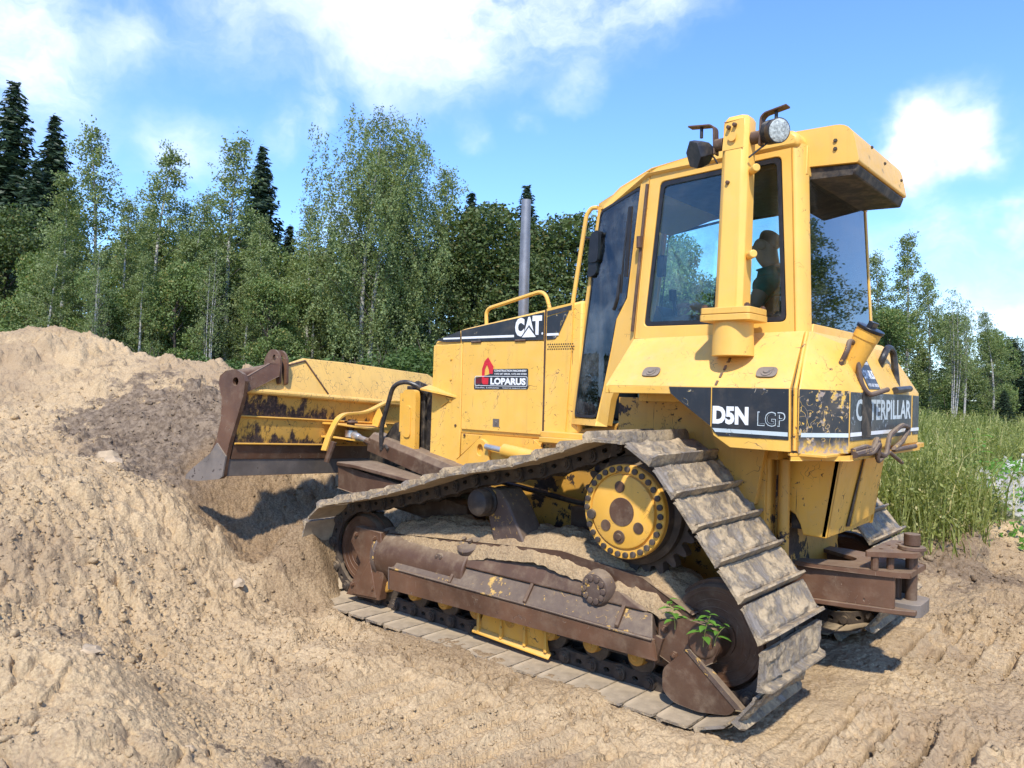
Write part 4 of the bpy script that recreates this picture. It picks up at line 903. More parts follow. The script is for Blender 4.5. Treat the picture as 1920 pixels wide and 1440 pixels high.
    for x in (-1.06,-.87,-.68,-.52): mb.hexa([(x,y0-.0,.12),(x+.02,y0,.12),(x+.02,y0+s*.03,.11),(x,y0+s*.03,.11),(x-.02,y0,.25),(x+.0,y0,.25),(x+.0,y0+s*.01,.25),(x-.02,y0+s*.01,.25)])
    build(mb,'chain_guide','yellow_worn',DZ,.004)
side(-1); side(1)

# ================================================================ BLADE
P0 = Vector((-3.439,-1.63,.907)); WH = Vector((-.158,.9858,-.0574)).normalized(); FW = Vector((.9874,.1582,0)); UP = FW.cross(WH).normalized()
if UP.z < 0: UP = -UP
def B(w, u, v): return P0+WH*w+FW*u+UP*v
def blade():
    LB = 3.30
    # back profile (u rearwards, v up), front moldboard curve
    back = [(0,0),(.012,.13),(.012,.135),(.035,.26),(.05,.262),(.07,.48),(.085,.482),(.10,.665),(.125,.672)]
    front = [(-.02,.0),(-.06,.13),(-.10,.30),(-.12,.48),(-.11,.66),(-.06,.82)]
    mb = MB()
    # main back wall sections
    def wall(a, b, w0, w1, name, mat, par=None):
        d = MB(); (u0,v0),(u1,v1) = a, b
        d.hexa([B(w0,u0,v0),B(w1,u0,v0),B(w1,u0-.03,v0),B(w0,u0-.03,v0),B(w0,u1,v1),B(w1,u1,v1),B(w1,u1-.03,v1),B(w0,u1-.03,v1)]); return build(d, name, mat, par or BL, .004)
    d = MB(); n = len(front); rows = []
    for w in np.linspace(.03, LB-.03, 12): rows.append([B(w,u,v) for u, v in front])
    d.grid(rows); rows2 = [[B(w,u+.02,v) for u, v in front] for w in np.linspace(.03, LB-.03, 12)]; d.grid([r[::-1] for r in rows2])
    BL = build(d, 'blade', 'brown_clean', DZ, 0)
    wall((0.0,0),(.014,.135),.04,LB,'cutting_edge','edge')
    wall((.02,.136),(.04,.262),.05,LB-.05,'lower_back_plate','brown_clean')
    wall((.045,.264),(.075,.482),.05,LB-.05,'mid_back_plate','blade_low')
    wall((.075,.486),(.11,.672),.05,LB-.05,'upper_back_plate','blade_mid')
    d = MB()
    for v, u in ((.263,.05),(.484,.085)): d.tube([B(.05,u,v),B(LB-.05,u,v)],.008,6)
    build(d,'weld_seam','yellow_worn',BL)
    d = MB(); d.tube([B(.05,.125,.690),B(LB-.05,.125,.690)],.024,10); build(d,'stiffener_bar','blade_top',BL)
    # top plate with sloping ends
    d = MB(); uu = .105
    pts = [(.06,.70),(.10,.80),(.40,.895),(.76,1.02),(1.3,1.035),(2.54,1.035),(2.9,.9),(3.22,.80),(3.25,.70)]
    d.prism([B(w,uu-(v-.70)*.32,v) for w, v in pts], FW*-.03); build(d,'spill_plate','blade_top',BL,.006)
    d = MB(); 
    for a, b in (((.42,.90),(.76,1.0)),((.76,1.0),(.98,.72))): d.tube([B(a[0],uu-(a[1]-.7)*.32+.008,a[1]),B(b[0],uu-(b[1]-.7)*.32+.008,b[1])],.007,6)
    build(d,'plate_rib','brown_clean',BL)
    # end bits
    ep = [(0,0),(.008,.02),(.022,.141),(.047,.261),(.128,.50),(.175,.66),(.182,.76),(.15,.815),(.06,.852),(-.06,.84),(-.125,.80),(-.135,.74),(-.085,.62),(-.075,.45),(-.11,.29),(-.18,.165),(-.36,.045),(-.44,-.02),(-.45,-.05),(-.30,-.055),(-.03,-.02)]
    for w0 in (0., LB-.035):
        hole = [B(w0,.065+.034*math.cos(a),.755+.034*math.sin(a)) for a in np.linspace(0,2*math.pi,17)[:-1]]
        d = MB(); d.prism([B(w0,u,v) for u, v in ep], WH*.032, [hole]); e = build(d,'end_plate','brown_clean',BL,.006)
        d = MB(); d.prism([B(w0-.012,u,v) for u, v in ((.006,.0),(.03,.16),(-.09,.26),(-.17,.165),(-.36,.045),(-.445,-.02),(-.45,-.055),(-.30,-.06),(-.03,-.025))], WH*.012); build(d,'end_bit','edge',e,.006)
    # bent plate and ears on the upper corner
    d = MB(); d.prism([B(.04,.15,.80),B(.04,.165,.68),B(.38,.13,.83),B(.40,.11,.93),B(.30,.10,.93)],FW*-.02)
    d.tube([B(.06,.02,.80),B(.46,.02,.905)],[.055,.05],12); build(d,'corner_tube','brown_clean',BL,.004)
    for k in (0,.075):
        d = MB(); hole = [B(.40+k,.03+.02*math.cos(a),.985+.03*math.sin(a)) for a in np.linspace(0,2*math.pi,11)[:-1]]
        d.prism(rnd([B(.40+k,.12,.76),B(.40+k,.10,1.0),B(.40+k,.04,1.06),B(.40+k,-.03,1.06),B(.40+k,-.09,.98),B(.40+k,-.08,.80)],.04,3),WH*.022,[hole]); build(d,'lifting_ear','brown_clean',BL,.004)
    # angle bracket on the back
    d = MB()
    bar = smoothpath([B(.90,.20,.22),B(.93,.22,.36),B(.98,.28,.545),B(1.30,.30,.575),B(1.62,.28,.70),B(1.90,.26,.70)],.10,6)
    for a, b in zip(bar, bar[1:]):
        dd = (b-a).normalized(); n_ = FW.cross(dd).normalized(); d.obox((a+b)/2-FW*.02,(dd,FW,n_),((b-a).length/2+.004,.030,.011))
    br = build(d,'angle_bracket','yellow_worn',BL,.003)
    d = MB()
    for v in (.45,.33): d.prism(rnd([B(.95,.06,v),B(.95,.26,v),B(1.10,.36,v-.02),B(1.28,.34,v-.03),B(1.70,.14,v-.03),B(1.70,.06,v)],.04,3),UP*.018)
    build(d,'pin_plate','yellow_worn',br,.003)
    d = MB(); d.lathe(B(1.13,.26,.42),UP,[(0,.035),(.055,.035),(.055,.062),(.07,.058),(.072,.03),(.085,.028)],18); d.cyl(B(1.13,.26,.30),B(1.13,.26,.42),.03,16); build(d,'bracket_pin','brown',br,.002)
    d = MB(); d.tube([B(.93,.26,.30),B(.90,.22,.12)],[.03,.026],10); build(d,'bracket_stay','brown',br)
    d = MB(); d.prism([B(1.60,.08,.45),B(1.60,.26,.45),B(1.64,.10,.66)],WH*.02); build(d,'bracket_gusset','yellow_worn',br,.003)
    # angle cylinder
    eye = B(1.13,.27,.375); tail = Vector((-1.75,-.58,.93)); ax = (tail-eye).normalized(); 
    d = MB(); d.lathe(eye-UP*.03,UP,[(0,.055),(.06,.055)],20); d.cyl(eye+ax*.04, eye+ax*.48, .024, 16); d.lathe(eye+ax*.04,ax,[(0,.035),(.09,.03),(.10,.024)],14); build(d,'angle_cylinder_rod','chrome',DZ)
    d = MB(); L = (tail-eye).length; sidev = ax.cross(Vector((0,0,1))).normalized(); upv = sidev.cross(ax).normalized()
    d.lathe(eye+ax*.33,ax,[(0,.05),(.03,.066),(.08,.066),(.08,.056),(L-.33,.056)],22)
    cy = build(d,'angle_cylinder','dark',DZ,.002)
    c = eye+ax*(.42+(L-.42)/2)
    d = MB()
    q0, q1 = eye+ax*.40, tail
    sec = lambda p,k=1: [p+sidev*.085*k-upv*.06, p+sidev*.085*k+upv*.05, p+sidev*.045*k+upv*.095, p-sidev*.075*k+upv*.095, p-sidev*.085*k-upv*.06]
    for out in (1,):
        s0, s1 = sec(q0+upv*.01), sec(q1+upv*.01); o0 = [p-upv*.010 for p in s0]; 
        d.poly(s0+s1,[(i,i+1,i+6,i+5) for i in range(4)]); s2 = [q0+(p-q0)*.9 for p in s0]; s3 = [q1+(p-q1)*.9 for p in s1]; d.poly(s2+s3,[(i+5,i+6,i+1,i) for i in range(4)]); d.poly(s0+s2,[(i,i+5,i+6,i+1) for i in range(4)]); d.poly(s1+s3,[(i,i+1,i+6,i+5) for i in range(4)])
    d.lathe(q0-ax*.04+upv*.08,ax,[(0,.022),(.09,.022)],10); d.lathe(q0-ax*.06+upv*.02+sidev*.06,ax,[(0,.03),(.09,.03)],10)
    build(d,'cylinder_cover','brown',cy,.004)
    # push arm (C-frame)
    for s in (-1,1):
        d = MB(); y = s*.70; d.prism([(-2.98,y-.16,.80),(-2.92,y+.16,.80),(-1.55,y+.10,.62),(-1.55,y-.10,.62)],(0,0,.19)); d.prism(rnd([(-3.02,y-.17,.985),(-2.70,y-.20,.985),(-1.9,y-.13,.90),(-1.6,y+.1,.86),(-2.92,y+.17,.985)],.05,3),(0,0,.03)); a_ = build(d,'push_arm','brown',DZ,.012)
    d = MB(); d.box((-3.30,-.60,.72),(-2.92,.60,.90)); d.box((-3.38,-.22,.70),(-3.05,.22,1.05)); build(d,'front_crossbeam','dark',DZ,.02)
    # lift cylinder cover slab, hose, dark recess plates
    d = MB(); d.prism(rnd([(-2.56,-.56,1.06),(-2.56,-.56,1.56),(-2.53,-.56,1.63),(-2.40,-.56,1.63),(-2.385,-.56,1.58),(-2.385,-.56,1.10),(-2.42,-.56,1.03),(-2.52,-.56,1.03)],.075,5),(0,.05,0)); d.prism(rnd([(-2.515,-.572,1.24),(-2.515,-.572,1.50),(-2.435,-.572,1.50),(-2.435,-.572,1.24)],.035,5),(0,.012,0)); d.tube([(-2.575,-.54,1.60),(-2.59,-.53,1.28)],.016,8); lc = build(d,'lift_cylinder_guard','yellow_worn',DZ,.006)
    d = MB(); d.prism([(-2.60,-.50,1.0),(-2.60,-.50,1.36),(-2.70,-.50,1.34),(-2.82,-.50,1.22),(-2.84,-.50,.95)],(0,.03,0)); d.box((-2.38,-.44,.85),(-2.27,.44,1.62)); d.box((-2.62,-.45,.95),(-2.40,-.20,1.66)); d.tube([(-2.45,.0,1.5),(-2.45,-.50,1.66)],.05,10); build(d,'hydraulic_bracket','dark',DZ,.006)
    d = MB(); d.tube(smoothpath([(-2.77,-.58,1.12),(-2.76,-.60,1.30),(-2.70,-.60,1.45),(-2.62,-.60,1.66),(-2.50,-.58,1.70),(-2.40,-.52,1.66),(-2.36,-.46,1.60)],.08,6),.019,10); d.tube(smoothpath([(-2.77,-.58,1.12),(-2.72,-.58,1.16),(-2.66,-.60,1.13)],.02,3),.014,8); build(d,'hydraulic_hose','hose',DZ)
    return BL
blade()

# ================================================================ OPERATOR
def skin(name, verts, edges, radii, mat, parent, loc, sub=2, root=0):
    me = bpy.data.meshes.new(name); me.from_pydata([Vector(v)-Vector(loc) for v in verts], edges, [])
    o = bpy.data.objects.new(name, me); link(o, parent, loc); me.materials.append(M[mat])
    sk = o.modifiers.new('skin', 'SKIN'); sk.use_smooth_shade = True
    for i, r in enumerate(radii):
        r = r if isinstance(r, tuple) else (r, r); me.skin_vertices[0].data[i].radius = r; me.skin_vertices[0].data[i].use_root = (i == root)
    sb = o.modifiers.new('sub', 'SUBSURF'); sb.levels = sub; sb.render_levels = sub
    return o
def operator():
    ox, oy = .30, -.05
    P = lambda x, y, z: (ox+x, oy+y, z)
    V = [P(.10,0,1.98),P(.11,0,2.12),P(.11,0,2.28),P(.08,0,2.40),P(.04,0,2.46),P(.0,0,2.535),P(-.015,0,2.60),P(-.01,0,2.655),   # 0-7 pelvis..crown
         P(.07,-.17,2.36),P(.02,-.22,2.18),P(-.14,-.27,2.13),P(-.30,-.28,2.19),P(-.37,-.27,2.215),                              # 8-12 left arm to the lever
         P(.07,.17,2.36),P(.04,.22,2.18),P(-.16,.22,2.12),P(-.32,.20,2.17),P(-.38,.19,2.19),                                   # 13-17 right arm
         P(-.02,-.10,1.94),P(-.34,-.13,1.95),P(-.44,-.13,1.58),P(-.54,-.13,1.50),                                               # 18-21
         P(-.02,.10,1.94),P(-.34,.13,1.95),P(-.44,.13,1.58),P(-.54,.13,1.50)]
    E = [(0,1),(1,2),(2,3),(3,4),(4,5),(5,6),(6,7),(3,8),(8,9),(9,10),(10,11),(11,12),(3,13),(13,14),(14,15),(15,16),(16,17),(0,18),(18,19),(19,20),(20,21),(0,22),(22,23),(23,24),(24,25)]
    R = [(.10,.12),(.09,.11),(.085,.12),(.06,.08),.052,(.088,.075),(.10,.080),(.06,.055),.058,.048,.044,.034,.026,.058,.048,.044,.034,.026,.085,.066,.05,.035,.085,.066,.05,.035]
    root = empty('person', P(.10,0,1.72), label='seated operator in a teal T-shirt seen through the cab side window', cat='person')
    b = skin('body', V, E, R, 'skin', root, P(0,0,2.2))
    sv = [V[0],V[1],V[2],V[3],V[8],P(.045,-.205,2.25),V[13],P(.055,.205,2.25),P(.055,0,2.455)]
    skin('t_shirt', sv, [(0,1),(1,2),(2,3),(3,4),(4,5),(3,6),(6,7),(3,8)], [(.142,.172),(.135,.165),(.136,.178),(.105,.14),.080,.07,.080,.07,.074], 'shirt', root, P(0,0,2.2))
    tv = [V[0],V[18],V[19],V[20],V[22],V[23],V[24]]
    skin('trousers', tv, [(0,1),(1,2),(2,3),(0,4),(4,5),(5,6)], [(.145,.172),.098,.08,.064,.098,.08,.064], 'trousers', root, P(0,0,1.9))
    skin('hair', [P(.050,0,2.56),P(.030,0,2.615),P(-.01,0,2.640),P(-.045,0,2.640)], [(0,1),(1,2),(2,3)], [(.050,.070),(.075,.082),(.072,.076),(.045,.060)], 'hair', root, P(0,0,2.6))
    # face
    mb = MB()
    mb.lathe(P(-.105,0,2.585),(-1,0,-.25),[(-.03,.020),(.004,.014),(.012,.007)],12)      # nose
    for s in (-1,1): mb.lathe(P(.0,s*.078,2.59),(0,s,0),[(0,.032),(.012,.030),(.016,.018)],14)     # ears
    mb.obox(P(-.098,0,2.537),((0,1,0),(1,0,0),(0,0,1)),(.024,.008,.006))
    build(mb,'face_features','skin',root,.004)
    mb = MB()
    for s in (-1,1): mb.lathe(P(-.094,s*.032,2.612),(-1,0,0),[(0,.013),(.006,.009)],10)
    build(mb,'eye','hair',root)
    # hands: palm plus five fingers curled over the lever knobs
    for s, w in ((-1,Vector(V[12])),(1,Vector(V[17]))):
        vs = [w, w+Vector((-.05,0,.0))]; es = [(0,1)]; rs = [(.024,.018),(.036,.016)]
        for k, (dy, ln) in enumerate(((-.028,.030),(-.010,.035),(.009,.033),(.027,.026))):
            b0 = len(vs); kn = w+Vector((-.078,dy,.004)); vs += [kn, kn+Vector((-ln,0,-.014)), kn+Vector((-ln*1.25,0,-.042)), kn+Vector((-ln*.8,0,-.060))]; es += [(1,b0),(b0,b0+1),(b0+1,b0+2),(b0+2,b0+3)]; rs += [.010,.009,.0085,.008]
        b0 = len(vs); vs += [w+Vector((-.03,-s*.035,-.012)), w+Vector((-.058,-s*.048,-.030)), w+Vector((-.08,-s*.044,-.048))]; es += [(0,b0),(b0,b0+1),(b0+1,b0+2)]; rs += [.013,.011,.009]
        skin('hand', vs, es, rs, 'skin', root, w, 1)
operator()

# ================================================================ TERRAIN
CP = np.array([(-7.55,-2.03,1.69),(-7.21,-1.34,1.72),(-6.13,-1.20,1.50),(-5.41,-0.97,1.41),(-9.06,-1.62,2.23),(-8.87,-1.32,2.31),(-8.39,-1.05,2.25),(-7.93,-0.77,2.03),(-7.62,-0.64,1.95),(-6.97,-0.34,1.88),(-6.39,-0.10,1.80),(-5.95,0.28,1.62),
(-6.04,-2.44,1.19),(-5.80,-1.83,1.19),(-5.20,-1.58,1.06),(-4.70,-1.41,0.99),(-4.30,-1.52,0.82),(-3.35,-3.19,1.00),(-3.31,-2.73,0.97),(-3.62,-2.17,0.90),(-3.49,-2.02,0.78),
(-2.68,-3.37,0.78),(-2.72,-2.94,0.72),(-2.92,-2.36,0.62),(-3.02,-1.92,0.55),(-2.87,-1.83,0.33),(-2.49,-1.80,0.13),(-2.65,-2.11,0.30),(-2.20,-1.66,0.03),(-2.41,-2.90,0.45),(-2.28,-3.47,0.52),(-2.09,-2.57,0.20),(-2.12,-3.15,0.35),(-2.04,-2.15,0.12),(-1.95,-1.90,0.05),
(-1.45,-3.65,0.50),(-1.27,-3.48,0.50),(-1.09,-3.38,0.42),(-1.01,-3.83,0.42),(-0.70,-3.66,0.42),(-0.53,-3.39,0.25),(-0.42,-3.59,0.32),(-0.60,-3.94,0.38),(-1.71,-3.01,0.22),(-1.35,-2.99,0.13),(-1.58,-2.52,0.10),(-0.77,-3.11,0.12),(-1.05,-2.38,0.05),(-1.13,-1.96,0.04),(-0.05,-2.56,0.06),(-0.33,-2.89,0.08),(-0.59,-1.86,0.03),(0.12,-2.08,0.04),
(-3.73,-1.31,0.30),(-3.69,-0.98,0.30),(-3.57,-0.61,0.22),(-3.74,-0.26,0.30),(-3.50,-1.44,0.22),(-3.07,-1.36,0.24),(-3.10,-0.93,0.04),(-3.2,-1.75,.30),(-3.55,-1.75,.50),(-3.07,-1.54,0.12),
(1.67,-0.81,0.04),(1.60,0.82,0.05),(1.05,6.0,.70),(1.4,6.8,.84),(1.9,6.2,.8),(1.5,5.0,.55),(1.07,0.33,0.03),(1.03,-0.57,0.03),(1.07,-1.41,0.03),(1.33,2.39,0.08),(0.98,3.43,0.15),(0.62,3.72,0.22),(0.10,4.15,0.50),(0.56,3.78,0.50),(0.92,3.45,0.44),(0.29,4.57,0.55),(-0.61,5.89,0.60),(0.36,9.44,0.62),(0.28,7.74,0.58),(-3.70,27.19,0.75),(-5.61,27.71,0.85),
# around and under the machine
(-2.6,-1.,.0),(-1.5,-1,.0),(0,-1,.0),(.8,-1,.0),(-2.4,0,.0),(-1,0,.02),(.5,0,.0),(-2.3,1,.0),(-1,1,.0),(.6,1,.0),(.4,-1.45,.02),(-.4,-1.45,.03),(-1.2,-1.45,.03),(-1.9,-1.45,.02),(-3.0,0,.1),(-3.0,1.2,.15),(-3.7,1.0,.35),(.9,-1.9,.03),(.5,2.2,.05),(-1,2.4,.15),(-2.5,2.5,.3),(-2.95,-1.25,.52),(-2.8,-1.42,.50),(-2.7,-1.3,.52),(-2.66,-1.52,.32),(-2.72,-1.0,.50),(-2.5,-1.42,.15),(-2.95,-.9,.40),(-2.55,-1.48,.16),(-2.62,-1.15,.22),
(-4.3,-.9,.9),(-4.4,.2,1.05),(-4.3,1.4,.9),(-5.2,.5,1.35),(-5.5,2,1.2),(-7.5,1.5,1.5),(-9.5,.5,1.7),(-10.5,-2,2.1),(-9,-4,2.0),(-6.5,-4,1.5),(-4.5,-4.2,1.15),(-3,-4.6,.8),(-1.5,-4.8,.45),(0,-4.6,.2),(2.3,-4.8,.05),(4,-4,.05),(4,0,.06),(4,3,.15),(3,5,.3),(2,-2.6,.04),(2.4,-9,.1),(8,-8,.1),(-8,-10,1.0),(-14,-4,1.4),(-12,4,1.2),(-8,8,1.0),(-4,10,.8),(-4,5,.75),(-2,4,.55),
(8,6,.4),(6,14,.6),(0,16,.7),(-10,16,.9),(-20,5,.9),(-25,-10,.9),(-18,16,.9),(-30,10,1.),(-10,30,.95),(5,40,.85),(20,20,.6),(20,-15,.3),(0,-30,.3),(-30,30,1.),(30,40,.8),(-50,0,1.1),(-40,-40,1.),(50,0,.6)])
def rbf_fit(P, lam=.02):
    d = np.linalg.norm(P[:,None,:2]-P[None,:,:2], axis=-1); n = len(P)
    A = np.zeros((n+3, n+3)); A[:n,:n] = -d-np.eye(n)*lam; A[:n,n] = 1; A[:n,n+1:] = P[:,:2]; A[n:,:n] = A[:n,n:].T
    return np.linalg.solve(A, np.r_[P[:,2], 0, 0, 0])
WR = rbf_fit(CP)
def base_h(x, y):
    s = x.shape; x = x.ravel(); y = y.ravel(); out = np.empty(len(x)); n = len(CP)
    for i in range(0, len(x), 60000):
        q = slice(i, i+60000); d = np.sqrt((x[q,None]-CP[None,:,0])**2+(y[q,None]-CP[None,:,1])**2+.0009)
        out[q] = -d@WR[:n]+WR[n]+x[q]*WR[n+1]+y[q]*WR[n+2]
    R = np.hypot(x, y); k = np.clip((R-40)/40, 0, 1); out = out*(1-k)+.9*k
    return out.reshape(s)
def worley(x, y, s, seed=0, jit=.9):
    px, py = x/s, y/s; ix = np.floor(px).astype(np.int64); iy = np.floor(py).astype(np.int64); f1 = np.full(x.shape, 9.); idv = np.zeros(x.shape)
    for dx in (-1,0,1):
        for dy in (-1,0,1):
            cx, cy = ix+dx, iy+dy; h = cx*73856093 ^ cy*19349663 ^ (seed*83492791+12345); h = (h ^ (h >> 11))*1274126177; h = (h ^ (h >> 15)) & 0xfffffff
            ox = cx+.5+(((h & 0x3fff)/0x3fff)-.5)*jit; oy = cy+.5+((((h >> 14) & 0x3fff)/0x3fff)-.5)*jit; d = np.hypot(px-ox, py-oy)
            m_ = d < f1; f1 = np.where(m_, d, f1); idv = np.where(m_, (h % 1009)/1009., idv)
    return f1, idv
def sst(a, b, x): t_ = np.clip((x-a)/(b-a), 0, 1); return t_*t_*(3-2*t_)
def n2(x, y, s, o=4, seed=0, g=.5): return fbm(np.stack([x/s, y/s, np.full_like(x, 3.3+seed)], -1), o, seed, g)
def seg_d(x, y, a, b):
    ax, ay = a; bx, by = b; t_ = np.clip(((x-ax)*(bx-ax)+(y-ay)*(by-ay))/((bx-ax)**2+(by-ay)**2), 0, 1); return np.hypot(x-ax-t_*(bx-ax), y-ay-t_*(by-ay)), t_
def prints(x, y):
    PR = np.zeros_like(x); PU = np.zeros_like(x)
    for (x0, x1, ya, yb, ph) in ((.80, 7., -1.42, -.60, 0), (.80, 7., .55, 1.38, .4), (-1.3, 2.2, -2.62, -1.80, .2), (1.6,8.,1.75,2.5,.1)):
        yy = y+(n2(x,y,.6,2,60)-.5)*.06; m_ = sst(ya-.03, ya+.03, yy)*(1-sst(yb-.03, yb+.03, yy))*sst(x0, x0+.25, x)*(1-sst(x1-.3, x1, x))
        m_ = m_*(.50+.50*sst(.38,.52,n2(x,y,.45,3,61))); u = (x+(n2(x,y,.5,2,62)-.5)*.04)/.19+ph; u = u-np.floor(u)
        PU = np.where(m_ > PR, u, PU); PR = np.maximum(PR, m_)
    return PR, PU
def height(x, y, fine=True):
    h = base_h(x, y)
    wx = x+(n2(x,y,.35,2,40)-.5)*.10; wy = y+(n2(x,y,.35,2,41)-.5)*.10
    near = 1-sst(9, 14, np.hypot(x-1, y+2))
    under = sst(0, .25, np.maximum(np.abs(x+.9)-1.75, 0)+np.maximum(np.abs(y)-1.30, 0))     # 0 right under the tracks
    rough = sst(.40, .62, n2(x,y,1.1,3,5))
    flat = sst(-2.0,-1.4,x)*(1-sst(-1.6,-1.3,y))*(1-sst(.25,.4,h))
    h = h+(n2(x,y,.8,4,1)-.5)*.16*near*(.3+.7*under)*sst(.03,.35,h)+(n2(x,y,.25,4,2)-.5)*.055*near*(.35+.65*under)
    PR, PU = prints(x, y)
    PR = PR*near
    cl_ = 1-.80*PR
    if fine:
        for s_, a_, sd, th in ((.30,.080,7,.75),(.19,.060,1,.62),(.11,.040,2,.50),(.062,.024,3,.35),(.034,.014,4,.25),(.019,.008,5,.2)):
            f1, idv = worley(wx if s_ > .04 else x, wy if s_ > .04 else y, s_, sd)
            q1 = (idv*37.7) % 1-.5; q2 = (idv*91.3) % 1-.5; tilt = 1+1.5*(q1*np.sin(x/s_*2.1+idv*9)+q2*np.sin(y/s_*2.1+idv*17))
            bump = np.clip(1-(f1/.60)**4, 0, 1)*np.where(idv > th, .3+.7*((idv*53.1) % 1), 0)*np.clip(tilt,.1,2)*.8
            h = h+bump*a_*near*cl_*(.35+.65*under)*((.30+.70*rough)*(1-.45*flat) if s_ > .05 else .9)
        h = h+(n2(x,y,.03,3,9)-.5)*.014*near
        for s_, a_, sd in ((.30,.045,21),(.13,.026,22),(.06,.012,23)):
            rr = 1-np.abs(2*n2(wx,wy,s_,3,sd)-1); h = h-a_*np.clip((rr-.90)/.10,0,1)**1.5*near*cl_*(.3+.7*under)*sst(.42,.58,n2(x,y,.7,2,sd+9))
    h = h+PR*(-.035-.095*np.exp(-((PU-.5)/.09)**2)+.034*np.exp(-((PU-.70)/.10)**2)+.03*PU)
    # smooth scraped streak and rut edges
    d, t_ = seg_d(x, y, (-2.4,-2.25), (-1.2,-2.0)); h = h+.05*np.exp(-(d/.09)**2)
    d, t_ = seg_d(x, y, (1.15,-1.55), (2.6,-1.35)); h = h+.03*np.exp(-(d/.05)**2)
    for k in range(4):
        d, t_ = seg_d(x, y, (1.2,1.6+k*.33), (3.4,1.35+k*.36)); h = h-.05*np.exp(-(d/.07)**2)+.03*np.exp(-((d-.13)/.06)**2)
    # bank edge: roots / cut face
    bl = sst(.28,.46,h)*near*(x > -1.2)*(y > 3.0); h = h+bl*(n2(x,y,.16,4,71)-.45)*.16
    # sand slipped onto the sinking lower shoes
    m_ = np.exp(-((y+1.33)/.14)**2)*sst(-1.75,-1.45,x)*(1-sst(.15,.40,x)); h = h+m_*.022*(.5+n2(x,y,.2,3,80))
    # keep the soil below the machine's belly and shoes
    cov = sst(-1.75,-1.5,x)*(1-sst(.1,.35,x))*(y < 0); inb = (np.abs(x+.72) < 1.72) & (np.abs(y) < 1.33-.06*cov*(.6+.8*n2(x,y,.25,3,81))); h = np.where(inb, np.minimum(h, .028+.0*x), h)
    # stay below the raised blade
    lx = x-P0.x; ly = y-P0.y; w = lx*WH.x+ly*WH.y; u = lx*FW.x+ly*FW.y; lim = P0.z+w*WH.z-.06
    inbl = (w > -.05) & (w < 3.4) & (u > -.16) & (u < .6); h = np.where(inbl, np.minimum(h, lim-.30), h)
    return h
def mixcol(x, y, h):
    k = np.zeros_like(x)
    for cx, cy, r, w in ((-4.7,-1.35,.75,.9),(-5.3,-1.0,.9,.95),(-4.4,-1.8,.35,.55),(-6.2,-1.0,.6,.5),(-5.7,-1.5,.7,.8),(-5.0,-1.75,.5,.8),(-7.3,-1.0,.5,.35),(-.35,-3.02,.20,.75),(-.62,-3.15,.14,.6),(-.15,-2.9,.2,.6),(-2.1,-2.75,.22,.3),(-1.75,-3.35,.35,.45),(-2.2,-3.1,.2,.4),(-3.7,-1.0,.6,.25),(.9,3.0,.6,.85),(.3,3.6,.7,.95),(1.3,2.2,.45,.4),(.4,4.2,.4,.7),(2.,2.7,.4,.5),(1.4,-1.9,.25,.25),(-1.1,2.6,1.4,.6),(-2.7,-1.5,.3,.25)):
        k = np.maximum(k, w*np.exp(-((x-cx)**2+(y-cy)**2)/r**2))
    gr = sst(.40,.52,h)*sst(2.9,3.6,y-.15*(x-.5))*(x < 1.6+.12*(y-3)) ; R = np.hypot(x-1, y+1); gr = np.maximum(gr, sst(10, 16, R)*.9)
    pl = sst(0,.45,1-np.hypot((x-1.45+.10*(y-4.5))/1.15,(y-6.4)/2.9))*sst(3.6,4.2,y); gr = gr*(1-pl*.8)
    damp_shade = np.zeros_like(x)
    for cx, cy, r, w in ((-3.3,-1.45,.40,1.),(-2.9,-1.25,.45,1.),(-3.7,-1.1,.6,1.),(-3.4,-.6,.7,1.),(-4.2,-1.0,.5,.9),(-2.5,-1.55,.25,.7),(1.0,2.6,1.2,.5),(1.3,1.0,.8,.25),(-1.,0,1.6,.8)): damp_shade = np.maximum(damp_shade, w*sst(0,.35,1-np.hypot(x-cx,y-cy)/(r*1.25)))
    damp_shade = damp_shade*(1-sst(-.02,.06,-(y+1.78+.30*(x+3.0))))*1.0 if False else damp_shade*(1-sst(.0,.10,(-1.70-.62*(x+2.45)*(x < -2.45)*-1)-y))
    PR, PU = prints(x, y); damp_shade = np.maximum(damp_shade, PR*.9*np.exp(-((PU-.5)/.09)**2))  # shade painted into the print grooves as soil colour, over the damp patches
    return k, gr, pl, damp_shade
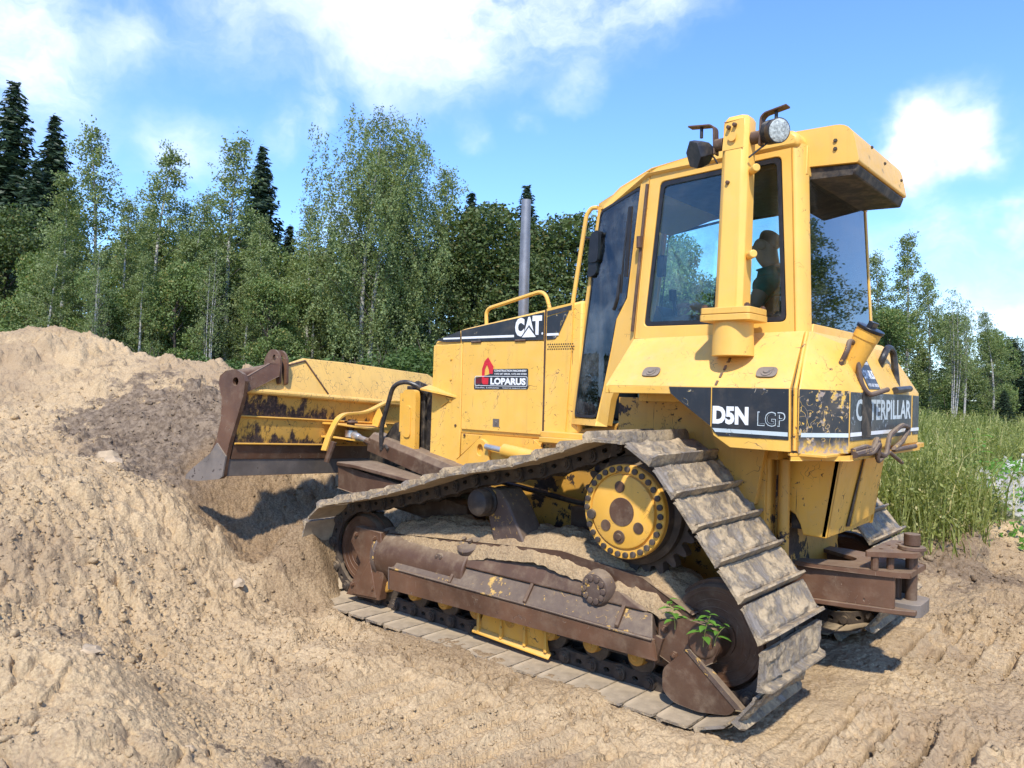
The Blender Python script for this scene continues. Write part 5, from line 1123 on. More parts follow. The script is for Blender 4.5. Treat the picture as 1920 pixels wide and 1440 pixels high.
def ground():
    az0 = math.atan2(F_.y, F_.x)
    inner = np.linspace(-.66, .66, 980); outer = np.linspace(.66, 2*math.pi-.66, 90)[1:-1]
    az = np.r_[inner, outer]; r = [0.25]
    fr = [.25,.5,.8,1.1,1.3]; r = list(fr)
    while r[-1] < 13: r.append(r[-1]*(1+.0024))
    while r[-1] < 1500: r.append(r[-1]*1.035)
    r = np.array(r); A, Rr = np.meshgrid(az, r); x = CAM.x+Rr*np.cos(az0-A); y = CAM.y+Rr*np.sin(az0-A)
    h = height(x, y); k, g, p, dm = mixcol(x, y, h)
    nr, na = A.shape; V = np.stack([x, y, h], -1).reshape(-1, 3); V = np.vstack([V, [[CAM.x, CAM.y, float(h[0].mean())]]])
    i, j = np.meshgrid(np.arange(nr-1), np.arange(na), indexing='ij'); j2 = (j+1) % na
    q = np.stack([i*na+j, i*na+j2, (i+1)*na+j2, (i+1)*na+j], -1).reshape(-1, 4)
    tri = np.stack([np.full(na, len(V)-1), (np.arange(na)+1) % na, np.arange(na)], -1)
    me = bpy.data.meshes.new('ground'); me.vertices.add(len(V)); me.vertices.foreach_set('co', V.astype(np.float32).ravel())
    nl = q.size+tri.size; me.loops.add(nl); me.loops.foreach_set('vertex_index', np.r_[q.ravel(), tri.ravel()].astype(np.int32))
    nf = len(q)+len(tri); me.polygons.add(nf); me.polygons.foreach_set('loop_start', np.r_[np.arange(len(q))*4, q.size+np.arange(len(tri))*3].astype(np.int32))
    me.update(calc_edges=True); me.polygons.foreach_set('use_smooth', np.ones(nf, bool))
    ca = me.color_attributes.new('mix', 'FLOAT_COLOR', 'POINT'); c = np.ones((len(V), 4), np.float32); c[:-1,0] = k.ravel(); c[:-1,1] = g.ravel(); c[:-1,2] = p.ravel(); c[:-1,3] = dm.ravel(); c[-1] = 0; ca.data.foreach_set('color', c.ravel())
    me.materials.append(M['soil']); o = bpy.data.objects.new('ground', me); COL.objects.link(o); tag(o, 'bumpy sandy soil piled into a heap on the left', 'ground', kind='structure')
ground()

def fastmesh(name, V, F, mat, mi=None, col=None):
    V = np.asarray(V, np.float32); F = np.asarray(F, np.int32); k = F.shape[1]
    me = bpy.data.meshes.new(name); me.vertices.add(len(V)); me.vertices.foreach_set('co', V.ravel()); me.loops.add(F.size); me.loops.foreach_set('vertex_index', F.ravel())
    me.polygons.add(len(F)); me.polygons.foreach_set('loop_start', (np.arange(len(F))*k).astype(np.int32))
    if mi is not None: me.polygons.foreach_set('material_index', np.asarray(mi, np.int32))
    for m_ in (mat if isinstance(mat, (list, tuple)) else [mat]): me.materials.append(M[m_])
    me.update(calc_edges=True); me.validate()
    if col is not None:
        ca = me.color_attributes.new('mix', 'FLOAT_COLOR', 'POINT'); ca.data.foreach_set('color', np.asarray(col, np.float32).ravel())
    return me

# ---- loose clods (uncountable) and a few separate stones
t_ = (1+5**.5)/2
ICO = np.array([(-1,t_,0),(1,t_,0),(-1,-t_,0),(1,-t_,0),(0,-1,t_),(0,1,t_),(0,-1,-t_),(0,1,-t_),(t_,0,-1),(t_,0,1),(-t_,0,-1),(-t_,0,1)])/math.hypot(1,t_)
IF = np.array([(0,11,5),(0,5,1),(0,1,7),(0,7,10),(0,10,11),(1,5,9),(5,11,4),(11,10,2),(10,7,6),(7,1,8),(3,9,4),(3,4,2),(3,2,6),(3,6,8),(3,8,9),(4,9,5),(2,4,11),(6,2,10),(8,6,7),(9,8,1)])
def ico2():
    V = [tuple(v) for v in ICO]; cache = {}; F = []
    def mid(a, b):
        k = (min(a,b), max(a,b))
        if k not in cache: m_ = (np.array(V[a])+np.array(V[b]))/2; V.append(tuple(m_/np.linalg.norm(m_))); cache[k] = len(V)-1
        return cache[k]
    for a, b, c in IF: ab, bc, ca = mid(a,b), mid(b,c), mid(c,a); F += [(a,ab,ca),(b,bc,ab),(c,ca,bc),(ab,bc,ca)]
    return np.array(V), np.array(F)
I2V, I2F = ico2()
def clods():
    n = 52000; az0 = math.atan2(F_.y, F_.x); a = rng.uniform(-.64, .64, n); r = 2.0*np.exp(rng.uniform(0, 1.55, n)); x = CAM.x+r*np.cos(az0-a); y = CAM.y+r*np.sin(az0-a)
    keep = ~((np.abs(x+.92) < 2.0) & (np.abs(y) < 1.42)) & (n2(x,y,.5,3,90)+rng.uniform(-.15,.15,n) > .47); x, y = x[keep], y[keep]; r = r[keep]; n = len(x)
    h = height(x, y); ok = ~((h > .42) & (y > 3.2)); x, y, h, r = x[ok], y[ok], h[ok], r[ok]; n = len(x)
    s = (.0035+.0125*rng.random(n)**3)*(.6+r/9); s = np.where(rng.random(n) > .985, s*2.3, s)
    B_ = ICO[None]*(.55+.75*rng.random((n,12,1)))*s[:,None,None]*np.array([1,1,.7])[None,None]; th = rng.uniform(0,6.28,n); c, q = np.cos(th)[:,None], np.sin(th)[:,None]
    X = B_[...,0]*c-B_[...,1]*q*.8+x[:,None]; Y_ = B_[...,0]*q+B_[...,1]*c*.8+y[:,None]; Z = B_[...,2]+h[:,None]+s[:,None]*.10
    V = np.stack([X,Y_,Z],-1).reshape(-1,3); F = (IF[None]+(np.arange(n)*12)[:,None,None]).reshape(-1,3)
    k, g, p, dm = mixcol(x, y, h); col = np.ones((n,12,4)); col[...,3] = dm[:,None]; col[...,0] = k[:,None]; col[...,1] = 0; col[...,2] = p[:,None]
    me = fastmesh('soil_clods', V, F, 'soil', col=col.reshape(-1,4)); o = bpy.data.objects.new('soil_clods', me); COL.objects.link(o); tag(o, 'small loose clods scattered over the sandy soil', 'clods', kind='stuff')
clods()
def rock(name, x, y, s, mat, label, cat, flat=.6, group=None, seed=0, z=None, dz=-.05):
    V = I2V*(1+(fbm(I2V*2.3+seed*5.1, 3, seed)-.5)[:,None]*1.7); V = V*np.array([s, s*.75, s*flat]); a = seed*1.7; c, q = math.cos(a), math.sin(a); V = np.stack([V[:,0]*c-V[:,1]*q, V[:,0]*q+V[:,1]*c, V[:,2]], -1)
    me = fastmesh(name, V, I2F, mat); me.shade_smooth(); me.set_sharp_from_angle(angle=.6); o = bpy.data.objects.new(name, me); zz = float(height(np.array([x]), np.array([y]))[0]) if z is None else z; link(o, None, (x, y, zz+s*flat*dz)); return tag(o, label, cat, group)
rock('stone', -1.22, -3.44, .05, 'pebble', 'pale flat stone at the top of the near sand lobe on the left', 'stone', .45, seed=1)
rock('stone', -4.55, -2.02, .085, 'pebble', 'tan rounded lump of sand below the dark soil patch', 'stone', .6, seed=2)
rock('stone', 1.02, -1.95, .035, 'pebble', 'small pale lump in the track prints at the bottom right', 'stone', .6, seed=3)
rock('stone', -.60, -3.30, .024, 'pebble', 'small pale pebble on the near sand lobe beside the dark soil', 'stone', .6, seed=4)
rock('stone', -2.55, -1.98, .05, 'pebble', 'lump sliding off the sand ridge next to the front of the track', 'stone', .7, seed=5)
rock('stone', -4.75, -2.0, .10, 'pebble', 'large crumbly sand block on the heap left of the dark patch', 'stone', .8, seed=6)
for k, (dx, dy, s_) in enumerate(((0,0,.24),(.34,.25,.20),(.15,.55,.26),(-.3,.45,.15),(.55,-.1,.17),(.8,.5,.22),(-.15,-.30,.10))):
    rock('limestone_block', .52+dx, 8.3+dy, s_, 'stone', 'white broken stone block in the pile at the right edge behind the grass', 'rock', .6, 'white stone blocks piled at the right edge', seed=10+k, dz=.5)

# ---- sand caked on the track frames
def caked(s):
    yc = s*1.; nx, ny = 150, 34; gx = np.linspace(-2.0, .42, nx); gy = np.linspace(-.30, .185, ny); X, Y_ = np.meshgrid(gx, gy, indexing='ij')
    t0 = np.interp(gx, [-2.0,-1.75,-1.5,-1.15,-.95,-.6,-.2,0,.2,.42], [.65,.70,.72,.71,.75,.78,.72,.68,.65,.55])[:,None]
    e = np.clip((Y_+.30)/.1, 0, 1)*np.clip((.185-Y_)/.17, 0, 1)**.6
    Z = t0-.16+.17*e+(fbm(np.stack([X*7,Y_*7,X*0+s],-1),5,33)-.5)*.10*e+(fbm(np.stack([X*30,Y_*30,X*0],-1),3,34)-.5)*.03
    V = np.stack([X, s*(-Y_ if s < 0 else Y_)*s*s+yc if False else yc+s*Y_, Z], -1).reshape(-1,3)
    i, j = np.meshgrid(np.arange(nx-1), np.arange(ny-1), indexing='ij'); F = np.stack([i*ny+j, (i+1)*ny+j, (i+1)*ny+j+1, i*ny+j+1], -1).reshape(-1,4)
    if s < 0: F = F[:, ::-1]
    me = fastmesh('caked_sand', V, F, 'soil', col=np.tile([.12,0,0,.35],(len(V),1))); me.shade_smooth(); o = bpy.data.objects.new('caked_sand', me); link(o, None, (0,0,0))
    tag(o, 'dry sand caked on top of the %s track frame' % ('near' if s < 0 else 'far'), 'sand', kind='stuff')
caked(-1); caked(1)

# ================================================================ VEGETATION
def quads(c, n, u, w, l):        # leaf cards: centre, half vectors
    V = np.stack([c-u*l[:,None], c+w*(l*.55)[:,None]-u*(l*.1)[:,None], c+u*l[:,None], c-w*(l*.55)[:,None]-u*(l*.1)[:,None]], 1).reshape(-1,3)
    return V, (np.arange(len(c))*4)[:,None]+np.arange(4)[None]
def rv(n):
    v = rng.normal(size=(n,3)); return v/np.linalg.norm(v,axis=1,keepdims=True)
def cards(c, size, down=0., flat=0.):
    n = len(c); u = rv(n); u[:,2] -= down; u /= np.linalg.norm(u,axis=1,keepdims=True); w = np.cross(u, rv(n)); w /= np.linalg.norm(w,axis=1,keepdims=True)+1e-9
    return quads(c, n, u, w, size*(.6+.8*rng.random(n)))
def make_tree(kind, seed):
    """returns (trunk mesh, crown mesh) for a tree 10 m tall"""
    r_ = np.random.default_rng(seed); tb = MB(); H = 10.; pts = []
    bend = r_.normal(size=2)*.25
    def tr(z): t_ = z/H; return np.array([bend[0]*t_*t_*H*.12+.10*math.sin(t_*5+seed), bend[1]*t_*t_*H*.12+.10*math.cos(t_*4+seed), z])
    C = []; 
    if kind in 'BWb':
        rt = .085 if kind != 'b' else .06
        stems = [(0,0,1.)] if kind == 'B' else ([(0,0,1.),(.5,.2,.9)] if kind == 'W' else [(0,0,1.),(.25,.1,.9),(-.2,.15,.8),(.5,-.1,.55)])
        for (sx, sy, hh) in stems:
            zz = np.linspace(-.6, H*.97*hh, 16); P_ = [tr(z)*np.array([1,1,1])+np.array([sx*(.4+z*.13), sy*(.4+z*.10), 0]) for z in zz]
            tb.tube([tuple(p) for p in P_], [rt*(1.25-1.15*max(0,z)/(H*hh)) for z in zz], 8)
            nb = 46 if kind != 'b' else 26; z0 = {'B':.10,'W':.16,'b':.42}[kind]
            for i in range(nb):
                f = z0+(1-z0)*((i+r_.random())/nb); z = f*H*hh*.97; b0 = np.array([np.interp(z, zz, [p[k] for p in P_]) for k in range(3)]); a = i*2.4+r_.random()*.8
                g = (f-z0)/(1-z0); env = {'B':1.75*min(1,(g+.22)*2.6)*(1-g)**.85+.10,'W':1.9*math.sin(math.pi*min(1,.20+.76*g))**.7+.3,'b':1.3*math.sin(math.pi*min(1,.2+.75*g))+.2}[kind]*(.7+.5*r_.random())
                rise = .62 if kind != 'W' else .7
                tip = b0+np.array([math.cos(a)*env, math.sin(a)*env, env*rise]); q = [b0+(tip-b0)*t_+np.array([0,0,.18*env*math.sin(math.pi*t_)]) for t_ in np.linspace(0,1,5)]
                tb.cur = 1; tb.tube([tuple(p) for p in q], [.016*(1-g*.5)*(1.05-t_) for t_ in np.linspace(0,1,5)], 5); tb.cur = 0
                nt = {'B':15,'W':16,'b':5}[kind]
                for k in range(nt):
                    t_ = .25+.75*r_.random(); s0 = b0+(tip-b0)*t_+r_.normal(size=3)*.09*(1+env*.4)
                    ln = {'B':.35,'W':1.15,'b':.35}[kind]*(.4+r_.random()); dn = {'B':.5,'W':.95,'b':.4}[kind]
                    dirv = r_.normal(size=3)*.55+np.array([math.cos(a)*.3, math.sin(a)*.3, 0]); dirv[2] = -dn*1.5 if kind == 'W' else dirv[2]-.25; dirv /= np.linalg.norm(dirv)
                    m_ = int({'B':22,'W':44,'b':12}[kind]*(.6+.6*r_.random())*(.8 if g > .8 else 1)); tt = r_.random(m_)[:,None]
                    C.append(s0+dirv*ln*tt+r_.normal(size=(m_,3))*(.075 if kind != 'W' else .05))
        c = np.vstack(C); V, F = cards(c, {'B':.046,'W':.040,'b':.055}[kind], .6 if kind == 'W' else .35); leaf = 'leaf_birch'; bk = 'bark_birch'
    elif kind in 'SP':
        zz = np.linspace(-.4, H, 12); tb.tube([(0,0,z) for z in zz], [.13*(1.03-max(0,z)/H) for z in zz], 8); z = .8; Vs = []; 
        k = 0; Uc = []; Uu = []; Uw = []; Ul = []
        while z < H*.995:
            g = z/H; nb = 7 if g < .9 else 4; 
            for i in range(nb):
                a = i*2*math.pi/nb+k*1.1+r_.random()*.5; ln = ((1-g)**(.80 if kind == 'S' else .6)*(1.85 if kind == 'S' else 2.6)+.08)*(.40+.75*r_.random()); d = np.array([math.cos(a), math.sin(a), 0]); 
                n_ = int(6+ln*26); t_ = (r_.random(n_)**.7); droop = (-.30*t_+.32*t_**2.2)*ln if kind == 'S' else (.25*t_)*ln
                c = np.array([0,0,z])+d*(t_*ln)[:,None]+np.stack([0*t_,0*t_,droop],-1)+r_.normal(size=(n_,3))*[.05,.05,.045]
                side = np.cross(d,[0,0,1]); u = d*.55+side*r_.choice([-1,1],n_)[:,None]*(.5+.5*r_.random(n_))[:,None]+np.array([0,0,-.55])*r_.random(n_)[:,None]; u /= np.linalg.norm(u,axis=1,keepdims=True)
                w = np.cross(u, rv(n_)); w /= np.linalg.norm(w,axis=1,keepdims=True); Uc.append(c); Uu.append(u); Uw.append(w); Ul.append((.10+.09*(1-g)+.06*r_.random(n_)))
                tb.tube([(0,0,z),tuple(np.array([0,0,z-.25*ln*.5])+d*ln*.85)],[.018,.006],4,cap=False)
            z += .09+.13*(1-g)*r_.random()+.03; k += 1
        Uc, Uu, Uw, Ul = map(np.concatenate, (Uc,Uu,Uw,Ul)); V, F = quads(Uc, len(Uc), Uu, Uw*.5, Ul); leaf = 'needle'; bk = 'bark_dark'
    else:     # broadleaf L, M / bush U
        if kind in 'LM':
            zz = np.linspace(-.5, 6.5, 8); tb.tube([tuple(tr(z)) for z in zz], [.16*(1.1-max(0,z)/7.5) for z in zz], 8)
            cen = []
            for i in range(30):
                f = r_.random(); z = 1.6+7.6*f; rad = 2.3*math.sin(math.pi*min(1,.18+.72*f))**.8; a = i*2.4; rr_ = rad*(.45+.5*r_.random()); p = np.array([math.cos(a)*rr_, math.sin(a)*rr_, z]); cen.append((p, .75+.55*r_.random()))
                tb.tube([tuple(tr(min(6.3,z*.75))), tuple(p)],[.045,.015],5)
            cen.append((np.array([0,0,9.1]),.8))
            for p, s_ in cen:
                n_ = int(560*s_); d = rv(n_); rad = s_*(1-.45*r_.random(n_)**2)*(.75+.5*vnoise(d*2.2+p,3)); C.append(p+d*rad[:,None]*[1,1,.85])
            c = np.vstack(C); V, F = cards(c, .085, .3); leaf = 'leaf_dark' if kind == 'L' else 'leaf_mid'
        else:
            for i in range(10): a = r_.random()*6.28; tb.tube([(0,0,-.3),(math.cos(a)*1.2,math.sin(a)*1.2,3.5),(math.cos(a)*2.4,math.sin(a)*2.4,7.5+2*r_.random())],[.09,.06,.02],5)
            for i in range(26):
                a = i*2.4; f = r_.random(); p = np.array([math.cos(a)*3.6*math.sqrt(r_.random()), math.sin(a)*3.6*math.sqrt(r_.random()), 1.2+6.8*f*(.6+.4*r_.random())]); s_ = 1.2+.9*r_.random(); n_ = int(210*s_); d = rv(n_); C.append(p+d*(s_*(1-.5*r_.random(n_)**2)*(.7+.6*vnoise(d*2.2+p,4)))[:,None])
            c = np.vstack(C); V, F = cards(c, .20, .3); leaf = 'leaf_bush'
        bk = 'bark_dark'
    return meshof(tb, 'trunk', [bk, 'limb'], 60), fastmesh('crown', V, F, leaf)
LIB = {'B': [make_tree('B', 3+k) for k in range(4)], 'W': [make_tree('W', 21), make_tree('W', 23)], 'b': [make_tree('b', 31), make_tree('b', 32)], 'S': [make_tree('S', 41+k) for k in range(3)], 'P': [make_tree('P', 51), make_tree('P', 52)],
       'L': [make_tree('L', 61+k) for k in range(3)], 'M': [make_tree('M', 81+k) for k in range(3)], 'U': [make_tree('U', 71+k) for k in range(2)]}
KN = {'B':('birch_tree','birch','slender birches along the wood edge'),'W':('weeping_birch','birch',None),'b':('birch_tree','birch','thin birches on the right beyond the grass'),'S':('spruce_tree','spruce','spruces rising over the wood edge'),'P':('young_pine','conifer','young conifers on the right beyond the grass'),'L':('broadleaf_tree','tree','dark broadleaf trees in the wood'),'M':('leafy_tree','tree','mid green leafy trees between the birches'),'U':('bush','bush','bushes at the foot of the trees')}
GL = {'B':'slender pale stemmed birch in the wood edge behind the sand heap and bulldozer','b':'thin many stemmed birch right of the bulldozer beyond the grass','S':'dark pointed spruce rising above the wood edge','P':'low dark green young conifer beyond the grass on the right','L':'dark green broadleaf tree in the wood behind the bulldozer','M':'mid green leafy tree filling the wood edge between the birches','U':'green bush growing at the foot of the trees'}
cnt = {}
def plant(kind, x, y, ztop, label=None, wide=1., zb=None):
    i = cnt.get(kind, 0); cnt[kind] = i+1; tm, cm = LIB[kind][i % len(LIB[kind])]
    z0 = float(base_h(np.array([x]), np.array([y]))[0])-.05 if zb is None else zb; s = (ztop-z0)/10.
    nm, cat, grp = KN[kind]; e = empty(nm, (x, y, z0), label=label or GL[kind], cat=cat, group=None if label else grp); e.rotation_euler = (0,0,i*1.93); 
    tw = s*wide; e.scale = (tw, tw, s)
    for n_, me in (('trunk', tm), ('crown', cm)):
        o = bpy.data.objects.new(n_, me); COL.objects.link(o); o.parent = e
    return e
SP = {('S',0):'tallest dark spruce at the left edge of the picture',('S',1):'narrow dark spruce beside the tallest one at the left',('S',4):'dark spruce standing right of the birches, left of the tall weeping birch',('S',6):'thin spruce top showing right behind the exhaust pipe',
 ('B',0):'birch with sparse feathery top, leftmost of the pale stemmed ones',('B',2):'birch with a bright white stem standing over the middle of the sand heap',('B',3):'full pointed birch left of the dark spruce in the middle',('B',8):'slim birch just right of the tall weeping birches',('B',9):'tall white stemmed birch right of the cab beyond the grass',('B',10):'birch half hidden behind the rear of the cab on the right'}
wd = {'B':1.12,'W':.98,'S':1.05,'L':1.08,'M':.95,'b':.8,'P':1.2,'U':1.8}
ct2 = {}
for kind, x, y, zt in [('S',-39.0,7.0,15.5),('S',-36.5,7.9,13.6),('S',-41.3,6.4,14.9),('S',-34.9,6.7,11.0),('S',-27.5,13.0,11.8),('S',-22.8,21.1,10.9),('S',-23.4,25.8,12.3),('S',-26.1,15.6,8.1),('S',-27.4,14.4,8.7),('B',-26.3,6.1,10.3),('B',-25.0,4.6,8.4),('B',-24.8,7.4,10.1),('B',-24.0,9.5,10.7),('B',-23.1,7.6,8.1),('B',-23.6,5.9,7.6),('B',-21.1,9.4,7.4),('B',-22.6,12.0,8.6),('B',-19.5,16.0,10.5),('W',-19.3,12.2,11.4),('W',-19.4,13.4,10.4),('L',-18.8,17.9,9.3),('L',-19.0,16.5,7.6),('L',-17.3,19.2,8.2),('L',-16.9,20.9,9.2),('L',-17.3,17.9,7.7),('M',-20.1,15.4,7.0),('M',-21.4,13.0,5.7),('L',-29.8,4.4,8.0),('M',-26.8,4.5,6.0),('M',-24.5,9.0,6.4),('M',-21.1,10.7,5.4),('M',-24.7,7.5,5.3),('L',-29.6,3.3,7.0),('L',-16.1,22.9,8.8),('M',-10.1,17.5,6.7),('L',-11.6,18.9,6.6),('L',-10.2,20.1,5.8),('L',-10.5,23.8,5.8),('L',-9.2,24.9,5.9),('L',-8.0,26.0,6.3),('B',-4.4,22.4,7.1),('B',-5.7,24.0,6.8),('M',-4.6,21.0,4.6),('b',-3.0,22.3,5.2),('b',-2.8,23.2,4.9),('P',-3.3,30.0,2.9),('P',-3.0,34.3,4.2),('P',-4.3,29.2,4.0),('P',-5.0,27.2,3.6),('P',-1.7,28.8,2.9),('L',-7.0,26.8,5.5),('M',-2.6,27,4.3),('M',-3.9,26.5,4.8),('B',-3.8,23.4,5.9),('B',-2.2,24.4,4.6),('L',-.5,30,4.2),('P',-1.8,23.4,2.0),('P',-.9,22.5,1.9),('B',-28,8.6,8.6),('B',-27.,5.4,7.6),('B',-26,9.3,8.4),('B',-24.5,11.2,8.2),('B',-22.8,7.6,6.6),('B',-21.5,13.2,7.4),('B',-20.9,11.2,6.6),('B',-24.2,3.9,6.4),('B',-20.3,14.6,8.4),('B',-18.9,15.,7.),('B',-22.,5.6,5.6),('B',-21.,8.6,5.8),('b',-20.8,7.4,6.),('b',-22.,4.4,5.6),('L',-29.,11.5,8.4),('M',-27,13.4,7.9),('M',-28.,8.6,7.8),('M',-25.6,14.5,7.4),
  ('M',-23.,5.0,5.2),('M',-22.,6.8,5.6),('M',-20.4,9.2,5.2),('M',-26,10.2,7.4),('M',-22.5,14.,7.4),('M',-19.,13.8,5.6),('L',-31.5,9.5,8.2),('L',-30.,14.,8.),('L',-26.,19.,7.5),('M',-24.,17.,7.),('M',-27.5,11.,7.2),('L',-21.,22.,7.5),('L',-14.,24.5,7.2),('L',-19,-7,4.5),('B',-20,-9,6.5),('B',-18,-11.5,6.),('L',-9,-21,8),('L',-5,-23,8.5),('B',-12,-18,9),('L',-1,-25,8),('L',-7,31,5.6),('L',-3.5,36,4.6)]:
    k = ct2.get(kind, 0); ct2[kind] = k+1; lab = SP.get((kind, k))
    if kind == 'W': lab = ['tall weeping birch with drooping twigs and white stem left of the exhaust pipe','second weeping birch leaning right beside the tall one'][k]
    plant(kind, x, y, zt, lab, wd[kind]*(1.25 if kind == 'L' and k in (0,3) else 1))
for x, y, zt in [(-24.1,2.8,4.0),(-22.4,3.0,3.5),(-21.5,3.8,3.3),(-20.5,4.6,3.2),(-20.4,6.1,3.2),(-18.6,6.3,3.0),(-17.0,6.3,2.8),(-17.2,7.5,2.9),(-16.3,8.3,3.1),(-16.1,9.7,3.3),(-15.9,11.2,3.6),(-15.7,12.8,3.9),(-15.2,14.5,4.3),(-14.3,16.6,4.9),(-3.2,19.5,1.7),(-4.1,20.1,1.9),(-5.4,21.,2.6),(-8,20,2.8),(-1.9,21.5,1.5),(-3.6,25.,2.3)]:
    plant('U', x, y, zt*.86, None, 1.7)
for x, y, zt in [(9,14,9),(12.5,16,10),(15,12,10),(8,20,9),(17,18,11),(11,11,8),(6.5,16,8)]:     # the wood goes on right of the frame (seen in the rear glass)
    plant('B', x, y, zt, None, 1.3)
def grass():
    n = 105000; u = rng.random(n); D = 2.2+26*u**2.3; az0 = math.atan2(F_.y, F_.x)
    # sample in a wedge to the right, from the bank backwards
    a = rng.uniform(.22, .66, n); r = 7.0*np.exp(rng.uniform(0, 1.48, n)); x = CAM.x+r*np.cos(az0-a); y = CAM.y+r*np.sin(az0-a)
    h = height(x, y, False); k, g, p, dm = mixcol(x, y, h); dens = n2(x,y,.7,3,101)
    g = np.maximum(g, sst(.14,.50,h+(n2(x,y,.5,3,120)-.5)*.55)*(y > 2.5)*(x < 1.0)*.7)
    keep = (rng.random(n) < (.08+1.0*sst(.38,.62,dens))*g*(1-.96*sst(.05,.45,p))) & (h > .16+.22*rng.random(n)); x, y, h, r = x[keep], y[keep], h[keep], r[keep]; n = len(x)
    tall = .6*n2(x,y,1.6,3,103)+.4*n2(x,y,.4,2,104); H = (.10+.42*rng.random(n)**1.5)*(.40+1.35*sst(.38,.62,tall))*np.clip(1.15-(r-8)/60,.6,1.1)
    th = rng.uniform(0,6.28,n); ln = .15+.95*rng.random(n)**1.5; w = (.0022+.004*rng.random(n))*(1+r/16); d = np.stack([np.cos(th),np.sin(th)],-1); sd = np.stack([-np.sin(th),np.cos(th)],-1)
    rows = []
    for t_, ww in ((0,1.),(.45,.8),(.8,.5),(1.,.06)):
        cx = x+d[:,0]*ln*H*t_*t_; cy = y+d[:,1]*ln*H*t_*t_; cz = h-.02+H*(t_-.18*ln*t_*t_)
        for s_ in (-1,1): rows.append(np.stack([cx+s_*sd[:,0]*w*ww, cy+s_*sd[:,1]*w*ww, cz],-1))
    V = np.stack(rows,1).reshape(-1,3); b = (np.arange(n)*8)[:,None,None]; F = (b+np.array([(0,1,3,2),(2,3,5,4),(4,5,7,6)])[None]).reshape(-1,4)
    # seed heads / small leaves on stalks
    m_ = rng.random(n) < .75; ii = np.where(m_)[0]; rep = np.repeat(ii, 4); t_ = .45+.6*rng.random(len(rep)); c = np.stack([x[rep]+d[rep,0]*ln[rep]*H[rep]*t_*t_, y[rep]+d[rep,1]*ln[rep]*H[rep]*t_*t_, h[rep]+H[rep]*t_*.9],-1)+rng.normal(size=(len(rep),3))*.022
    V2, F2 = cards(c, .0125*(1+r[rep].mean()/30), .2)
    me = fastmesh('grass', np.vstack([V,V2]), np.vstack([F, F2+len(V)]), 'grassblade'); o = bpy.data.objects.new('grass', me); COL.objects.link(o); tag(o, 'tall wild grass and weeds on the bank right of the bulldozer', 'grass', kind='stuff')
    # low green ground cover patches
    n = 26000; a = rng.uniform(.25,.66,n); r = 6.2*np.exp(rng.uniform(0,.9,n)); x = CAM.x+r*np.cos(az0-a); y = CAM.y+r*np.sin(az0-a); h = height(x,y,False); dd = n2(x,y,.45,3,110)
    keep = (dd > .50)&(h > .25)&(y > 3.0)&(x > -1.)&(rng.random(n) < .8); x,y,h = x[keep],y[keep],h[keep]; c = np.stack([x,y,h+.02+.16*rng.random(len(x))**1.5],-1); V, F = cards(c, .030, -.3)
    me = fastmesh('ground_cover', V, F, 'leaf_bush'); me.materials.clear(); me.materials.append(M['weedleaf']); o = bpy.data.objects.new('ground_cover', me); COL.objects.link(o); tag(o, 'low green leafy weeds along the dug edge of the bank', 'weeds', kind='stuff')
grass()

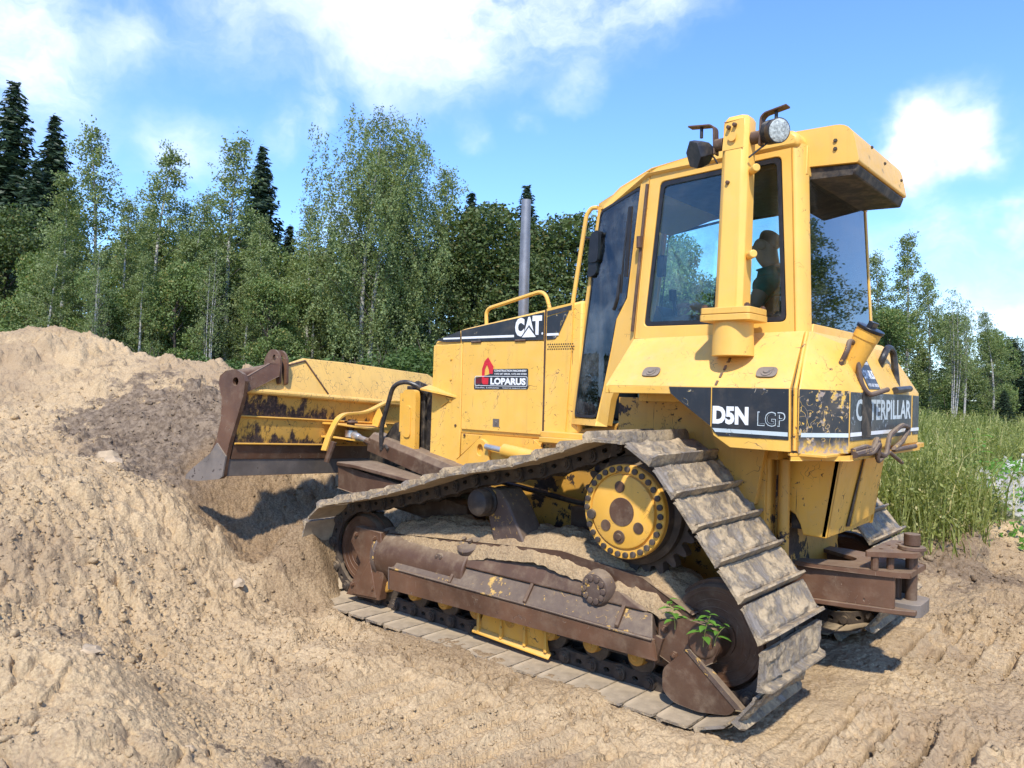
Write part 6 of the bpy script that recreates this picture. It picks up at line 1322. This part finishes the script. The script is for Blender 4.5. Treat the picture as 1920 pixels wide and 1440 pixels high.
def weed(x, y, H, nl, size, label, mat='weedleaf', z=None, lean=(0,0), seed=0, stem='straw', name='weed', group=None):
    r_ = np.random.default_rng(seed); z = float(height(np.array([x]),np.array([y]),False)[0]) if z is None else z
    e = empty(name, (x,y,z), label=label, cat='weed', group=group); d = MB(); st = [(x+lean[0]*t_*t_, y+lean[1]*t_*t_, z-.02+H*t_) for t_ in np.linspace(0,1,6)]; d.tube(st, [.007*(1.1-t_)*H/.6+.001 for t_ in np.linspace(0,1,6)], 6); build(d,'stem',stem,e)
    d = MB()
    for k in range(nl):
        t_ = .15+.85*(k+.5)/nl; a = k*2.4+seed; p = Vector((x+lean[0]*t_*t_, y+lean[1]*t_*t_, z+H*t_)); ln = size*(1.15-.55*t_)*(.8+.4*r_.random()); dv = Vector((math.cos(a),math.sin(a),.35)); sv = Vector((-math.sin(a),math.cos(a),0)); rows = []
        for q, ww in ((0,.06),(.25,.55),(.55,.7),(.8,.42),(1,.02)):
            c = p+dv*ln*q-Vector((0,0,ln*.45*q*q)); w = sv*ln*.30*ww; rows.append([c-w+Vector((0,0,ln*.05*ww)), c-Vector((0,0,ln*.02)), c+w+Vector((0,0,ln*.05*ww))])
        d.grid(rows)
    build(d,'leaves',mat,e); return e
weed(.43,6.3,.62,13,.20,'tall bright green broad leaved weed in front of the white stones',seed=1)
weed(.10,6.0,.42,9,.16,'second green broad leaved weed among the grass left of the tall one',seed=2)
weed(.95,4.35,.34,10,.16,'low broad leaved weed on the edge of the dug bank',seed=3)
weed(.2,5.2,.5,12,.10,'slim leafy weed beside the far track',seed=4)
for k in range(9):
    a = k*.7; weed(.42+.035*math.cos(a)*k/2,5.0+.03*math.sin(a)*k/2,.55+.05*(k % 3),3,.035,'yellow dry stalk in the clump above the dug bank','straw',lean=(-.22+.04*k,-.05),seed=20+k,name='dry_stalk',group='yellow dry stalks in one clump above the dug bank')
for k,(x,y) in enumerate(((1.35,4.7),(1.5,5.2),(1.2,5.0))): weed(x,y,.62,7,.05,'thin brown weed standing in front of the pale gravel','bark_dark',lean=(.05*(k-1),0),seed=40+k,stem='bark_dark',name='dry_weed',group='thin brown weeds in front of the pale gravel')
# sprigs growing from the sand on the track frame
weed(.36,-1.235,.14,10,.080,'fresh green sprig hanging on the track frame, left of two',z=.47,lean=(-.02,-.03),seed=61,name='weed_sprig')
weed(.52,-1.24,.17,13,.085,'fresh green sprig on the rear idler hub, right of two',z=.42,lean=(.05,-.03),seed=62,name='weed_sprig')
weed(.58,-1.24,.11,6,.075,'small round leaved sprig against the rear idler disc',z=.44,lean=(.06,-.02),seed=63,name='weed_sprig')
